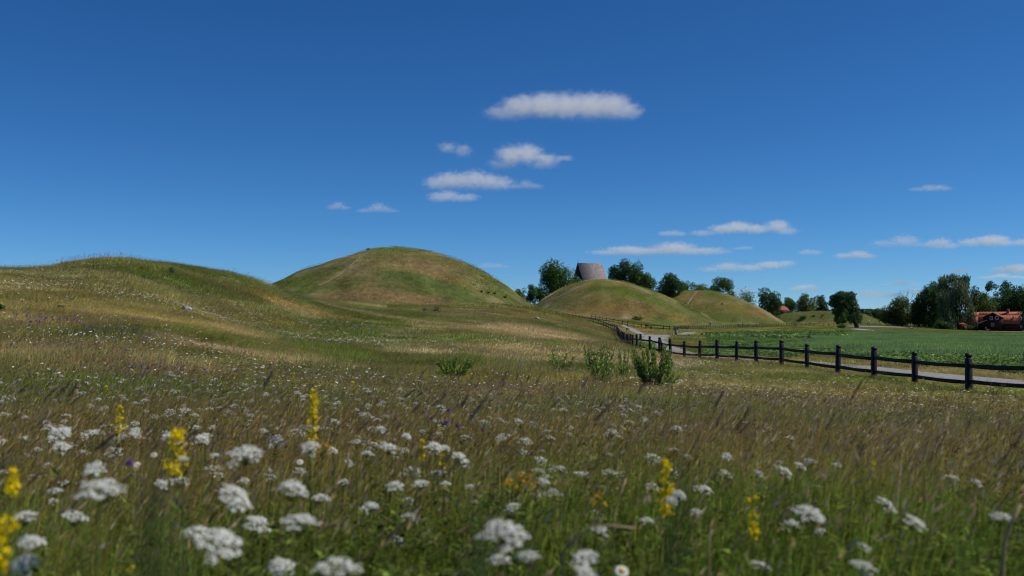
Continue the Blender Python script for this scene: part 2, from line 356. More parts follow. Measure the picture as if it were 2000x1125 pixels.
# ------------------------------------------------------------ ground sheet and mounds
def nodes_ground(name):
    m, N, L = newmat(name)
    out = N.new('ShaderNodeOutputMaterial'); bs = N.new('ShaderNodeBsdfPrincipled'); bs.inputs['Roughness'].default_value = .95; bs.inputs['Specular IOR Level'].default_value = .1
    at_ = N.new('ShaderNodeAttribute'); at_.attribute_name = 'shade'
    tc = N.new('ShaderNodeTexCoord')
    n1 = N.new('ShaderNodeTexNoise'); n1.inputs['Scale'].default_value = 1.1; n1.inputs['Detail'].default_value = 9; n1.inputs['Roughness'].default_value = .7
    r1 = N.new('ShaderNodeMapRange'); r1.inputs[1].default_value = .3; r1.inputs[2].default_value = .7; r1.inputs[3].default_value = .45; r1.inputs[4].default_value = 1.35
    mx = N.new('ShaderNodeMix'); mx.data_type = 'RGBA'; mx.blend_type = 'MULTIPLY'; mx.inputs[0].default_value = 1
    L.new(tc.outputs['Object'], n1.inputs['Vector']); L.new(n1.outputs[0], r1.inputs[0]); L.new(at_.outputs['Color'], mx.inputs[6]); L.new(r1.outputs[0], mx.inputs[7])
    L.new(mx.outputs[2], bs.inputs['Base Color'])
    b = N.new('ShaderNodeBump'); b.inputs['Distance'].default_value = .25; b.inputs['Strength'].default_value = .6
    L.new(n1.outputs[0], b.inputs['Height']); L.new(b.outputs[0], bs.inputs['Normal']); L.new(bs.outputs[0], out.inputs[0])
    return m
M_ground = nodes_ground('turf')
ul = np.linspace(-1.5, 1.5, 420); vl = np.concatenate([np.linspace(math.log(4), math.log(480), 620), np.linspace(math.log(490), math.log(12000), 60)])
U, V_ = np.meshgrid(ul, vl); Yg = np.exp(V_) - 8.0; Xg = U * (Yg + 8.0)
X1 = Xg.ravel(); Y1 = Yg.ravel(); Z1 = hgt(X1, Y1)
VV = np.stack([X1, Y1, Z1], 1); CC = land_col(X1, Y1)
nu = len(ul); nv = len(vl)
ii, jj = np.meshgrid(np.arange(nu - 1), np.arange(nv - 1)); q = (jj * nu + ii).ravel()
QF = np.stack([q, q + 1, q + 1 + nu, q + nu], 1)
cen = VV[QF].mean(1)
own = np.zeros(len(QF), int)
for k, m in enumerate(MW):
    own[mprof(m, cen[:, 0], cen[:, 1]) > .06] = k + 1
MN = ['grassy meadow ground', 'largest grassy burial mound with a worn track up its left side', 'grassy burial mound in front of the steep church roof', 'brown burial mound behind the row of far fence posts', 'low flat-topped mound beside the leaning tree']
for k in range(5):
    f = QF[own == k]
    ids, inv = np.unique(f.ravel(), return_inverse=True)
    me = mesh_np('ground' if k == 0 else 'burial_mound', VV[ids], inv.reshape(-1, 4), True)
    vcol(me, CC[ids])
    o = link(me.name, me, M_ground); tag(o, MN[k], kind='structure')

# ------------------------------------------------------------ paths
M_gravel = mat_noise('gravel', (.15, .145, .135), (.30, .29, .275), 9, .95, .3)
M_dirt = mat_noise('trodden_earth', (.12, .115, .06), (.22, .195, .12), 6, .95, .3)
M_asph = mat_noise('asphalt', (.2, .2, .195), (.29, .285, .275), 3, .9, .1)
for nm, P, lift in PATHS:
    mb = []; m = 6
    for i in range(len(P)):
        a = P[max(i - 1, 0)][:2]; b = P[min(i + 1, len(P) - 1)][:2]; t = (b - a) / (np.linalg.norm(b - a) + 1e-9); nrm = np.array((t[1], -t[0]))
        wv = P[i][2] * (1 + .25 * (float(vn(np.array([i / 3.0]), np.array([len(P) * 1.3]), 3)[0]) - .5))
        for s in np.linspace(-.5, .5, m): mb.append(P[i][:2] + nrm * s * wv)
    mb = np.array(mb); z = hgt(mb[:, 0], mb[:, 1]) + lift
    e = np.tile(np.arange(m), len(P)); z[(e == 0) | (e == m - 1)] -= lift * 1.5
    i_, j_ = np.meshgrid(np.arange(m - 1), np.arange(len(P) - 1)); q = (j_ * m + i_).ravel()
    me = mesh_np(nm, np.concatenate([mb, z[:, None]], 1), np.stack([q, q + m, q + m + 1, q + 1], 1), True)
    o = link(nm, me, {'gravel_path': M_gravel, 'footpath': M_gravel, 'trodden_track': M_dirt, 'asphalt_road': M_asph, 'asphalt_patch': M_asph, 'gravel_yard': M_gravel}[nm]); tag(o, kind='structure')

# ------------------------------------------------------------ instancing of ground cover (stuff only)
def scatter(name, protos, P, rot, scl, idx, tint, label, cat):
    me = bpy.data.meshes.new(name); me.vertices.add(len(P)); me.vertices.foreach_set('co', np.asarray(P, np.float32).ravel())
    for an, ty, key, d in (('rot', 'FLOAT_VECTOR', 'vector', rot), ('scl', 'FLOAT_VECTOR', 'vector', scl), ('idx', 'INT', 'value', idx), ('tint', 'FLOAT_VECTOR', 'vector', tint)):
        a = me.attributes.new(an, ty, 'POINT'); a.data.foreach_set(key, np.asarray(d, np.int32 if ty == 'INT' else np.float32).ravel())
    o = link(name, me)
    c = bpy.data.collections.new(name + '_kinds')
    for k, pm in enumerate(protos):
        po = bpy.data.objects.new('%s_kind_%02d' % (name, k), pm); c.objects.link(po)
    g = bpy.data.node_groups.new(name, 'GeometryNodeTree')
    g.interface.new_socket('Geometry', in_out='INPUT', socket_type='NodeSocketGeometry'); g.interface.new_socket('Geometry', in_out='OUTPUT', socket_type='NodeSocketGeometry')
    N = g.nodes; L = g.links
    gi = N.new('NodeGroupInput'); go = N.new('NodeGroupOutput'); ip = N.new('GeometryNodeInstanceOnPoints'); ci = N.new('GeometryNodeCollectionInfo')
    ci.inputs['Collection'].default_value = c; ci.inputs['Separate Children'].default_value = True; ci.inputs['Reset Children'].default_value = True
    ip.inputs['Pick Instance'].default_value = True
    def na(nm, ty):
        q = N.new('GeometryNodeInputNamedAttribute'); q.data_type = ty; q.inputs[0].default_value = nm; return q.outputs[0]
    L.new(gi.outputs[0], ip.inputs['Points']); L.new(ci.outputs[0], ip.inputs['Instance'])
    L.new(na('idx', 'INT'), ip.inputs['Instance Index'])
    er = N.new('FunctionNodeEulerToRotation'); L.new(na('rot', 'FLOAT_VECTOR'), er.inputs[0]); L.new(er.outputs[0], ip.inputs['Rotation'])
    L.new(na('scl', 'FLOAT_VECTOR'), ip.inputs['Scale']); L.new(ip.outputs[0], go.inputs[0])
    md = o.modifiers.new('spread', 'NODES'); md.node_group = g
    tag(o, label, cat, kind='stuff')
    return o
def normals_euler(x, y, yaw, k=1.0):
    e = .6 + y * .01
    gx = (hgt(x + e, y) - hgt(x - e, y)) / (2 * e) * k; gy = (hgt(x, y + e) - hgt(x, y - e)) / (2 * e) * k
    # euler XYZ : Rz(yaw) Ry Rx applied to z -> want normal; tilt computed in yaw-rotated frame
    ca, sa = np.cos(yaw), np.sin(yaw)
    lx = gx * ca + gy * sa; ly = -gx * sa + gy * ca
    return np.stack([np.arctan(ly), -np.arctan(lx), yaw], 1)

def ribbons(base, hdir, height, width, lean, segs, curve=1.0, wdir=None):
    """vectorised grass blades -> V, F(list), owner"""
    n = len(base); k = segs + 1
    t = np.linspace(0, 1, k)
    wd = rng.uniform(0, 2 * math.pi, n) if wdir is None else wdir
    wx = np.cos(wd); wy = np.sin(wd)
    cx = base[:, None, 0] + (hdir[:, 0] * lean * height)[:, None] * t ** (1.6 * curve)
    cy = base[:, None, 1] + (hdir[:, 1] * lean * height)[:, None] * t ** (1.6 * curve)
    cz = base[:, None, 2] + height[:, None] * (t - .22 * np.minimum(lean, 1.6)[:, None] * t ** 3)
    hw = (width / 2)[:, None] * np.clip(1.02 - t ** 2.2, .0, 1)[None, :]
    Lf = np.stack([cx - wx[:, None] * hw, cy - wy[:, None] * hw, cz], 2); Rt = np.stack([cx + wx[:, None] * hw, cy + wy[:, None] * hw, cz], 2)
    V = np.stack([Lf, Rt], 2).reshape(-1, 3)
    q = (np.arange(n)[:, None] * k * 2 + np.arange(segs)[None] * 2).ravel()
    Fq = np.stack([q, q + 1, q + 3, q + 2], 1)
    tip = np.stack([cx[:, -1], cy[:, -1], cz[:, -1]], 1)
    tdir = np.stack([cx[:, -1] - cx[:, -2], cy[:, -1] - cy[:, -2], cz[:, -1] - cz[:, -2]], 1)
    return V, Fq, np.repeat(np.arange(n), 2 * k), tip, tdir / np.linalg.norm(tdir, axis=1, keepdims=True)
def spindle(p0, d, ln, wd):
    """flat crossed spindles for seed heads: p0 (n,3) base, d direction"""
    n = len(p0); a = np.cross(d, rng.normal(size=(n, 3))); a /= np.linalg.norm(a, axis=1, keepdims=True); b = np.cross(d, a)
    Vs = []; Fs = []
    for s, ax in enumerate((a, b)):
        V = np.stack([p0, p0 + d * (ln * .4)[:, None] + ax * wd[:, None] / 2, p0 + d * ln[:, None], p0 + d * (ln * .4)[:, None] - ax * wd[:, None] / 2], 1).reshape(-1, 3)
        q = np.arange(n) * 4 + s * n * 4; Fs.append(np.stack([q, q + 1, q + 2, q + 3], 1)); Vs.append(V)
    return np.concatenate(Vs), np.concatenate(Fs)
def shades(n, kind):
    """multipliers on the patch tint: greens, straws and browns mixed blade by blade"""
    br = rng.lognormal(0, .28, n)[:, None]
    pick = rng.random(n)[:, None]
    straw = np.array((1.75, 1.5, 1.25)); green = np.array((.72, 1.1, .7)); neut = np.array((1.0, 1.0, .85)); rust = np.array((1.3, .9, .7))
    c = np.where(pick < .16, straw, np.where(pick < .52, green, np.where(pick < .88, neut, rust)))
    return c * br
M_grass = mat_leaf('grass_blade', (1, 1, 1), .5, use_tint=True)
M_seed = mat_leaf('grass_seed_head', (1, 1, 1), .5, use_tint=False)
def grass_proto(name, Rr, nb, h0, h1_, w0, segs, seeds, seedlen, wind=.35, leanspread=.28, square=False, seedw=.18, sc1=(.40, .29, .155)):
    r = Rr * np.sqrt(rng.random(nb)); a = rng.uniform(0, 2 * math.pi, nb)
    base = np.stack([r * np.cos(a), r * np.sin(a), np.full(nb, -.04)], 1)
    th = rng.normal(0, .9, nb); hd = np.stack([np.cos(th), np.sin(th)], 1)
    hh = rng.uniform(h0, h1_, nb); lean = np.abs(rng.normal(wind, leanspread, nb))
    V, Fq, ow, tip, td = ribbons(base, hd, hh, w0 * rng.uniform(.6, 1.4, nb), lean, segs)
    C = shades(nb, 0)[ow]
    Vs = [V]; Fs = [Fq]; Cs = [C]; nf = len(Fq); mi = np.zeros(nf, np.int32)
    if seeds:
        r = Rr * np.sqrt(rng.random(seeds)); a = rng.uniform(0, 2 * math.pi, seeds)
        b2 = np.stack([r * np.cos(a), r * np.sin(a), np.full(seeds, 0.)], 1)
        th = rng.normal(0, .45, seeds); hd = np.stack([np.cos(th), np.sin(th)], 1)
        hs = rng.uniform(h1_ * .85, h1_ * 1.25, seeds)
        V2, F2, ow2, tip2, td2 = ribbons(b2, hd, hs, np.full(seeds, w0 * .45), np.abs(rng.normal(wind * 1.1, .12, seeds)), max(segs, 2))
        V2[:, 2] += 0
        off = len(V); Vs.append(V2); Fs.append(F2 + off); Cs.append(np.tile(np.array([(1.35, 1.1, 1.0)]), (len(V2), 1)) * rng.uniform(.7, 1.2, (len(V2), 1)))
        tipp = tip2 - td2 * .01
        ln = seedlen * rng.uniform(.6, 1.4, seeds)
        V3, F3 = spindle(tipp, td2, ln, ln * seedw)
        off += len(V2); Vs.append(V3); Fs.append(F3 + off)
        sc_ = np.array(sc1) * rng.uniform(.55, 1.5, (seeds, 1)); sc_ = np.where(rng.random((seeds, 1)) < .3, np.array((.55, .46, .32)), sc_)
        Cs.append(np.concatenate([np.repeat(sc_, 4, 0)] * 2))
        mi = np.concatenate([np.zeros(len(Fq) + len(F2), np.int32), np.ones(len(F3), np.int32)])
    me = mesh_np(name, np.concatenate(Vs), np.concatenate(Fs)); vcol(me, np.concatenate(Cs))
    me.materials.append(M_grass); me.materials.append(M_seed); me.polygons.foreach_set('material_index', mi)
    return me
def sample(n, y0, y1, um=.62, pw=1.0):
    """random ground points in the view wedge between depths, uniform over area when pw=1"""
    t = rng.random(n); y = np.sqrt(y0 ** 2 + t * (y1 ** 2 - y0 ** 2)) if pw == 1 else np.exp(np.log(y0) + t * (np.log(y1) - np.log(y0)))
    x = rng.uniform(-um, um, n) * (y + 1.0)
    return x, y
def cover(name, protos, n, y0, y1, hscale, label, pw=1.0, keep=None, align=.0, tintmul=2.35, smin=.75, smax=1.25, pathm=.15, yawr=.5, jit=.16):
    x, y = sample(n, y0, y1, pw=pw)
    z = zone(x, y); k = ~on_path(x, y, pathm)
    k &= keep(x, y, z) if keep else (z == 0)
    x = x[k]; y = y[k]; n = len(x)
    yaw = rng.normal(0, yawr, n)
    rot = normals_euler(x, y, yaw, align)
    s = rng.uniform(smin, smax, n); sv = np.stack([s, s, s * hscale(x, y)], 1)
    tint = land_col(x, y) * tintmul * rng.lognormal(0, jit, (n, 1))
    return scatter(name, protos, np.stack([x, y, hgt(x, y)], 1), rot, sv, rng.integers(0, len(protos), n), tint, label, 'grass')
def hs_meadow(x, y):
    tus = .7 + 1.1 * np.clip((vn(x / 1.7, y / 1.7, 95) - .55) * 3, 0, 1)
    m = np.zeros(len(x))
    for q in MW: m = np.maximum(m, np.clip(mprof(q, x, y) * 3, 0, 1))
    side = x - np.interp(y, fy[o_], fx[o_])
    return tus * (1 - .35 * m) * (.7 + .4 * vn(x / 3, y / 3, 91)) * np.interp(y, [9, 13, 35, 60], [1, .72, .72, 1]) * (1 - (.3 + .25 * np.clip((x / np.maximum(y, 1) - .33) / .06, 0, 1)) * np.clip((x / np.maximum(y, 1) - .1) / .12, 0, 1) * np.clip((y - 9) / 6, 0, 1) * (y < 95))
P0 = [grass_proto('g0', .22, 90, .2, .5, .0058, 4, 5, .04, seedw=.15) for _ in range(9)]
cover('near_grass', P0, 3400, 2.5, 9.5, lambda x, y: .68 + .4 * vn(x / 1.2, y / 1.2, 92), 'tall blurred green and brown grass of the foreground', align=.5)
P0b = [grass_proto('g0b', .3, 6, .1, .3, .004, 3, 22, .05, wind=.5, seedw=.14, sc1=(.34, .19, .12)) for _ in range(6)]
def kb(x, y, z): return (z == 0) & (fbm(x / 2.5, y / 2.0, 101, 2) > .47) & (y > 3.2)
cover('seeding_grass', P0b, 2400, 3.0, 22, lambda x, y: np.interp(y, [3, 10, 22], [1, .9, .55]), 'brown seeding grass leaning in the wind', keep=kb, align=.5, yawr=.35)
P1 = [grass_proto('g1', .55, 250, .12, .36, .010, 3, 14, .05, seedw=.2) for _ in range(8)]
cover('meadow_grass', P1, 5200, 8.5, 38, hs_meadow, 'mixed green and straw meadow grass of the middle distance', align=.8)
P2 = [grass_proto('g2', 1.5, 460, .07, .26, .022, 2, 30, .06, seedw=.25) for _ in range(8)]
cover('slope_grass', P2, 5600, 34, 128, hs_meadow, 'dry mottled grass on the rising slope', align=1.0, jit=.2)
P3 = [grass_proto('g3', 3.6, 480, .12, .34, .075, 1, 0, .1) for _ in range(8)]
cover('far_grass', P3, 6500, 115, 420, hs_meadow, 'short grass on the far mounds and beyond', align=1.0, pathm=2.2, jit=.32)
P4 = [grass_proto('g4', 1.8, 420, .3, .5, .03, 2, 0, .1, wind=.25, leanspread=.15) for _ in range(5)]
cover('oat_crop', P4, 8500, 45, 270, lambda x, y: 1.1 + 0 * x, 'pale blue-green oats in the field beyond the fence', keep=lambda x, y, z: z == 2, align=.8, jit=.1)
cover('lawn_grass', P3, 3500, 255, 560, lambda x, y: .35 + 0 * x, 'mown lawn in front of the red house', keep=lambda x, y, z: z == 3, align=.8, pathm=2.2, jit=.08)
# leafy crop: broad leaves
def leaf_proto(nl, Rr, hh, sz):
    r = Rr * np.sqrt(rng.random(nl)); a = rng.uniform(0, 6.283, nl)
    c = np.stack([r * np.cos(a), r * np.sin(a), rng.uniform(.25, 1, nl) * hh], 1)
    nrm = rng.normal(size=(nl, 3)) * .75 + np.array((0, 0, 1)); nrm /= np.linalg.norm(nrm, axis=1, keepdims=True)
    t = np.cross(nrm, rng.normal(size=(nl, 3))); t /= np.linalg.norm(t, axis=1, keepdims=True); b = np.cross(nrm, t)
    s = sz * rng.uniform(.6, 1.4, nl)[:, None]
    V = np.stack([c - t * s, c - b * s * .55, c + t * s - nrm * s * .25, c + b * s * .55], 1).reshape(-1, 3)
    q = np.arange(nl) * 4; me = mesh_np('leafy', V, np.stack([q, q + 1, q + 2, q + 3], 1))
    vcol(me, np.repeat(rng.lognormal(0, .3, (nl, 1)) * np.array((1, 1, 1)), 4, 0)); me.materials.append(M_crop); return me
M_crop = mat_leaf('crop_leaf', (1, 1, 1), .3, use_tint=True)
P5 = [leaf_proto(260, .9, .45, .075) for _ in range(5)]
cover('leafy_crop', P5, 9000, 28, 150, lambda x, y: .45 + .4 * vn(x / 2, y / 2, 93), 'dark green broad-leaved crop beyond the fence', keep=lambda x, y, z: z == 1, jit=.2, yawr=3)
P6 = [leaf_proto(260, 2.6, .5, .24) for _ in range(4)]
cover('distant_leafy_crop', P6, 3600, 140, 290, lambda x, y: 1 + 0 * x, 'leafy crop in the far corner of the field', keep=lambda x, y, z: z == 1, jit=.25, yawr=3)

# herbs with broad leaves, and tall dark seed plumes, that break up the blades of the foreground
def herb_proto(seed):
    r = np.random.default_rng(seed); Vs = []; Fs = []; k = 0
    for st in range(r.integers(2, 5)):
        bx, by = r.normal(0, .06, 2); H = r.uniform(.22, .42); lx, ly = r.normal(.05, .05, 2)
        Vs.append(np.array([(bx - .002, by, 0), (bx + .002, by, 0), (bx + lx + .001, by + ly, H), (bx + lx - .001, by + ly, H)])); Fs.append(np.array([[k, k + 1, k + 2, k + 3]])); k += 4
        for i in range(r.integers(12, 22)):
            t = r.uniform(.15, 1); c = np.array((bx + lx * t, by + ly * t, H * t)); a = r.uniform(0, 6.28); up = r.uniform(.2, 1.1); d = np.array((math.cos(a), math.sin(a), up)); d /= np.linalg.norm(d); L_ = r.uniform(.025, .07) * (1.2 - .5 * t); w_ = np.array((-math.sin(a), math.cos(a), 0)) * L_ * r.uniform(.12, .24)
            Vs.append(np.array([c, c + d * L_ * .45 + w_, c + d * L_ - (0, 0, L_ * .2), c + d * L_ * .45 - w_])); Fs.append(np.array([[k, k + 1, k + 2, k + 3]])); k += 4
    V = np.concatenate(Vs); me = mesh_np('herb', V, np.concatenate(Fs)); vcol(me, np.repeat(r.lognormal(0, .3, (len(V) // 4, 1)) * np.ones(3), 4, 0)); me.materials.append(M_crop); return me
cover('meadow_herbs', [herb_proto(i) for i in range(7)], 3600, 2.5, 30, lambda x, y: np.interp(y, [3, 12, 30], [1, .8, .7]), 'leafy herbs growing through the grass', tintmul=1.0, yawr=3, pw=0, keep=lambda x, y, z: (z == 0) & (fbm(x / 3, y / 3, 141, 2) > .4), jit=.3)
def plume_proto(seed):
    r = np.random.default_rng(seed); n = 1
    V, Fq, ow, tip, td = ribbons(np.zeros((1, 3)), np.array([(1, r.normal(0, .25))]), np.array([.62]), np.array([.003]), np.array([r.uniform(.25, .6)]), 6, wdir=np.array([1.57 * 0]))
    m = 26; t = np.linspace(0, 1, m); P = tip - td * .012 + td * (t * r.uniform(.06, .1))[:, None]
    d = np.repeat(td, m, 0) + r.normal(0, .22, (m, 3)); d /= np.linalg.norm(d, axis=1, keepdims=True)
    V2, F2 = spindle(P, d, .02 * (1.2 - t) + .006, np.full(m, .003)); me = mesh_np('plume', np.concatenate([V, V2]), np.concatenate([Fq, F2 + len(V)]))
    c = np.array((.15, .10, .085)) * r.uniform(.7, 1.7); vcol(me, np.concatenate([np.ones((len(V), 3)) * (.24, .17, .09), np.repeat(c * r.lognormal(0, .2, (m * 2, 1)), 4, 0)])); me.materials.append(M_seed); return me
cover('tall_seed_plumes', [plume_proto(i) for i in range(8)], 230, 2.8, 14, lambda x, y: np.interp(y, [3, 14], [1.15, .8]), 'tall brown seed plumes leaning above the grass', yawr=.25, pw=0, keep=lambda x, y, z: fbm(x / 2, y / 2, 151, 2) > .42)
# ------------------------------------------------------------ fences
M_tar = mat_noise('tarred_wood', (.006, .006, .007), (.022, .021, .022), 6, .6, .25, stretch=(1, 1, .15))
M_greyw = mat_noise('weathered_wood', (.10, .095, .085), (.22, .21, .19), 5, .8, .2)
def post_mesh(h, w=.15, detail=True):
    m = MB()
    if not detail:
        m.box((0, 0, h / 2 - .2), (w, w, h + .4)); return m.mesh('post')
    # square shaft with a neck and a domed head, lofted as one skin
    prof = [(-.4, w), (h - .155, w), (h - .15, w * .98), (h - .14, w * .72), (h - .12, w * .70), (h - .105, w * .95), (h - .05, w * .98), (h - .02, w * .8), (h, w * .42)]
    V = []; c = .82
    for z, ww in prof:
        q = ww / 2; e = q * c
        V += [(-q, -e, z), (-e, -q, z), (e, -q, z), (q, -e, z), (q, e, z), (e, q, z), (-e, q, z), (-q, e, z)]
    fs = [(i * 8 + j, i * 8 + (j + 1) % 8, (i + 1) * 8 + (j + 1) % 8, (i + 1) * 8 + j) for i in range(len(prof) - 1) for j in range(8)]
    fs.append(tuple(range(len(V) - 8, len(V)))); m.add(V, fs)
    return m.mesh('post')
PM = [post_mesh(1.04), post_mesh(1.0, .14), post_mesh(1.07, .155)]; PF = post_mesh(1.0, .13, False)
for me in PM + [PF]: me.materials.append(M_tar)
def fence(name, pts, label, mat=M_tar, rails=((.70, .055), (.25, .05)), lean=.02, detail=200, mhi=1.0, cat='fence', group=None):
    pts = np.array(pts); z = hgt(pts[:, 0], pts[:, 1])
    root = empty(name, (pts[0, 0], pts[0, 1], float(z[0]))); tag(root, label, cat, group)
    ox, oy, oz = root.location
    for i, (x, y) in enumerate(pts):
        a = pts[max(i - 1, 0)]; b = pts[min(i + 1, len(pts) - 1)]; rz = math.atan2(b[1] - a[1], b[0] - a[0])
        me = PM[i % 3] if i < detail else PF
        o = link('post', me, None, root, (x - ox, y - oy, float(z[i]) - oz)); o.rotation_euler = (rng.normal(0, lean), rng.normal(0, lean), rz + rng.normal(0, .05)); o.scale = (1, 1, mhi)
        if i < len(pts) - 1:
            d = b - np.array((x, y)) if i == 0 else pts[i + 1] - pts[i]
            d = pts[i + 1] - pts[i]
            for rh, th in rails:
                m = MB(); n_ = 4 if i < detail else 1
                V = []; off = np.array((-d[1], d[0])) / np.linalg.norm(d) * -.0
                z0 = z[i] + rh * mhi + rng.normal(0, .012); z1 = z[i + 1] + rh * mhi + rng.normal(0, .012)
                nrm = np.array((-d[1], d[0])) / np.linalg.norm(d)
                for k in range(n_ + 1):
                    t = k / n_; c = pts[i] + d * t + off; zz = z0 * (1 - t) + z1 * t - .02 * math.sin(math.pi * t) * (n_ > 1)
                    j = 1 + .08 * rng.normal()
                    for s1, s2 in ((-1, -1), (1, -1), (1, 1), (-1, 1)):
                        V.append((c[0] - ox + nrm[0] * .032 * s1, c[1] - oy + nrm[1] * .032 * s1, zz - oz + s2 * th * j))
                fs = [(k * 4 + a_, k * 4 + (a_ + 1) % 4, k * 4 + 4 + (a_ + 1) % 4, k * 4 + 4 + a_) for k in range(n_) for a_ in range(4)] + [(3, 2, 1, 0), (n_ * 4, n_ * 4 + 1, n_ * 4 + 2, n_ * 4 + 3)]
                m.add(V, fs); o = m.build('rail', mat, root)
    return root
f1 = fence('post_and_rail_fence', FK, 'long black tarred post and rail fence running from the right edge up the slope', detail=26)
# a broken leaning stake in the near fence
x, y, z = wpos(1293, 61.2); m = MB(); m.tube([(0, 0, -.2), (.0, 0, .55), (-.1, 0, 1.0)], [.09, .085, .02], 6)
o = m.build('leaning_stake', M_tar, None, (x, y, z)); tag(o, 'pointed broken black stake leaning beside the near fence over the gravel path', 'stake')
F2 = [W_(a, b) for a, b in [(1308, 199), (1295.6, 202), (1272, 207), (1253, 212), (1238, 216), (1225.6, 220), (1215.6, 223), (1207, 226), (1198.6, 229), (1191, 232), (1184, 235), (1177, 238), (1170, 242), (1163, 246), (1155, 250)]]
fence('post_and_rail_fence', F2, 'black fence on the far side of the grass island below the church mound', detail=0, mhi=1.05)
def interp_line(P, step):
    P = np.array(P); d = np.r_[0, np.cumsum(np.linalg.norm(np.diff(P, axis=0), axis=1))]; s = np.arange(0, d[-1], step)
    return np.stack([np.interp(s, d, P[:, 0]), np.interp(s, d, P[:, 1])], 1)
F3 = interp_line([W_(1316, 203), W_(1326, 230), W_(1345, 252), W_(1380, 270), W_(1430, 292), W_(1480, 312), W_(1520, 328), W_(1554, 338)], 2.0)
fence('post_and_rail_fence', F3, 'long low fence of many small dark posts along the foot of the far mounds', detail=0, rails=((.72, .03), (.35, .03)))
F4 = interp_line([W_(1556, 339), W_(1600, 348), W_(1650, 354)], 2.6)
fence('post_and_rail_fence', F4, 'faint low fence between the many-posted fence and the leaning tree', detail=0, rails=((.72, .03), (.35, .03)))
F5 = interp_line([W_(1681, 398), W_(1705, 399), W_(1730, 401)], 2.9)
fence('post_and_rail_fence', F5, 'short dark fence behind the signpost at the foot of the flat mound', detail=0, rails=((.75, .05), (.4, .05)))

# ------------------------------------------------------------ trees
M_bark = mat_noise('bark', (.03, .024, .018), (.075, .06, .045), 7, .9, .3)
LEAFM = {}
def leafmat(nm, c, tr=.3):
    if nm not in LEAFM: LEAFM[nm] = mat_leaf('foliage_' + nm, tuple(v * 1.75 for v in c), .42)
    return LEAFM[nm]
def crown_mesh(w, h, n, leaf, nl=22, lobe=.30, seed=1, droop=0, squash=1.0, dense=1.0, lobes=None, hollow=.75, top=.5):
    fit = lobes is None
    r = np.random.default_rng(seed)
    if lobes is None:
        lobes = []
        for i in range(nl):
            v = r.normal(size=3); v /= np.linalg.norm(v); rr = r.uniform(.35, .74)
            lr = lobe * 1.18 * r.uniform(.55, 1.15)
            cz = v[2] * rr * h / 2
            wd = 1 - .35 * max(0, cz / (h / 2)) ** 2 * (top * 2) - .15 * max(0, -cz / (h / 2))
            lobes.append((v[0] * rr * w / 2 * wd, v[1] * rr * w / 2 * squash * wd, cz, lr * w * .5, lr * min(h, w) * .5))
    lobes = np.array(lobes); wt = lobes[:, 3] ** 2; k = r.choice(len(lobes), n, p=wt / wt.sum())
    v = r.normal(size=(n, 3)); v /= np.linalg.norm(v, axis=1, keepdims=True)
    rad = r.uniform(hollow, 1.12, n) * (1 + .18 * np.sin(v[:, 0] * 7 + k) * np.cos(v[:, 2] * 6 + k * 2))
    rad = np.where(r.random(n) < .25, r.random(n) ** .5, rad)
    c = lobes[k, :3] + v * np.stack([lobes[k, 3], lobes[k, 3], lobes[k, 4]], 1) * rad[:, None]
    if droop: c[:, 2] -= np.abs(r.normal(0, droop, n))
    if fit:
        for ax_, sz_ in ((0, w), (2, h)):
            lo_, hi_ = np.percentile(c[:, ax_], [1, 99]); f_ = sz_ / (hi_ - lo_); o_f = -(lo_ + hi_) / 2 * f_
            c[:, ax_] = c[:, ax_] * f_ + o_f; lobes[:, ax_] = lobes[:, ax_] * f_ + o_f
    nrm = v + r.normal(0, .65, (n, 3)) + np.array((0, 0, .25)); nrm /= np.linalg.norm(nrm, axis=1, keepdims=True)
    t = np.cross(nrm, r.normal(size=(n, 3))); t /= np.linalg.norm(t, axis=1, keepdims=True); b = np.cross(nrm, t)
    s = leaf * r.uniform(.5, 1.4, n)[:, None]
    ub = .6
    if droop: t = np.array((0, 0, 1.0)) + r.normal(0, .12, (n, 3)); b = np.cross(nrm, t); b /= np.linalg.norm(b, axis=1, keepdims=True) + 1e-9; s = s * 1.3; ub = .28
    V = np.stack([c - t * s, c - b * s * ub + nrm * s * .15, c + t * s, c + b * s * ub + nrm * s * .15], 1).reshape(-1, 3)
    q = np.arange(n) * 4; me = mesh_np('crown', V, np.stack([q, q + 1, q + 2, q + 3], 1))
    lob = r.lognormal(0, .16, len(lobes))[k]; hue = r.normal(0, .08, n)
    C = (lob * r.lognormal(0, .28, n))[:, None] * np.stack([1 + hue, np.ones(n), 1 - hue * .5], 1)
    vcol(me, np.repeat(C, 4, 0)); return me, lobes
def limbs(lobes, hz, r0, seed, lean=(0, 0), nl=9, base_z=0):
    r = np.random.default_rng(seed); m = MB()
    pts = [(0, 0, base_z - .4)]; rad = [r0 * 1.35]; zz = hz * .9
    for i in range(1, 6):
        t = i / 5; pts.append((lean[0] * t + r.normal(0, r0 * .35), lean[1] * t + r.normal(0, r0 * .3), zz * t)); rad.append(r0 * (1 - .75 * t))
    m.tube(pts, rad, 8)
    for j in range(nl):
        L_ = lobes[r.integers(len(lobes))]; i = r.integers(1, 4); p = pts[i]
        e = (L_[0] + lean[0] * 0, L_[1], L_[2] + hz)
        mid = tuple((a * .45 + b * .55) for a, b in zip(p, e)); mid = (mid[0], mid[1], mid[2] - .06 * hz)
        m.tube([p, mid, e], [rad[i] * .5, rad[i] * .28, rad[i] * .08], 6)
    return m
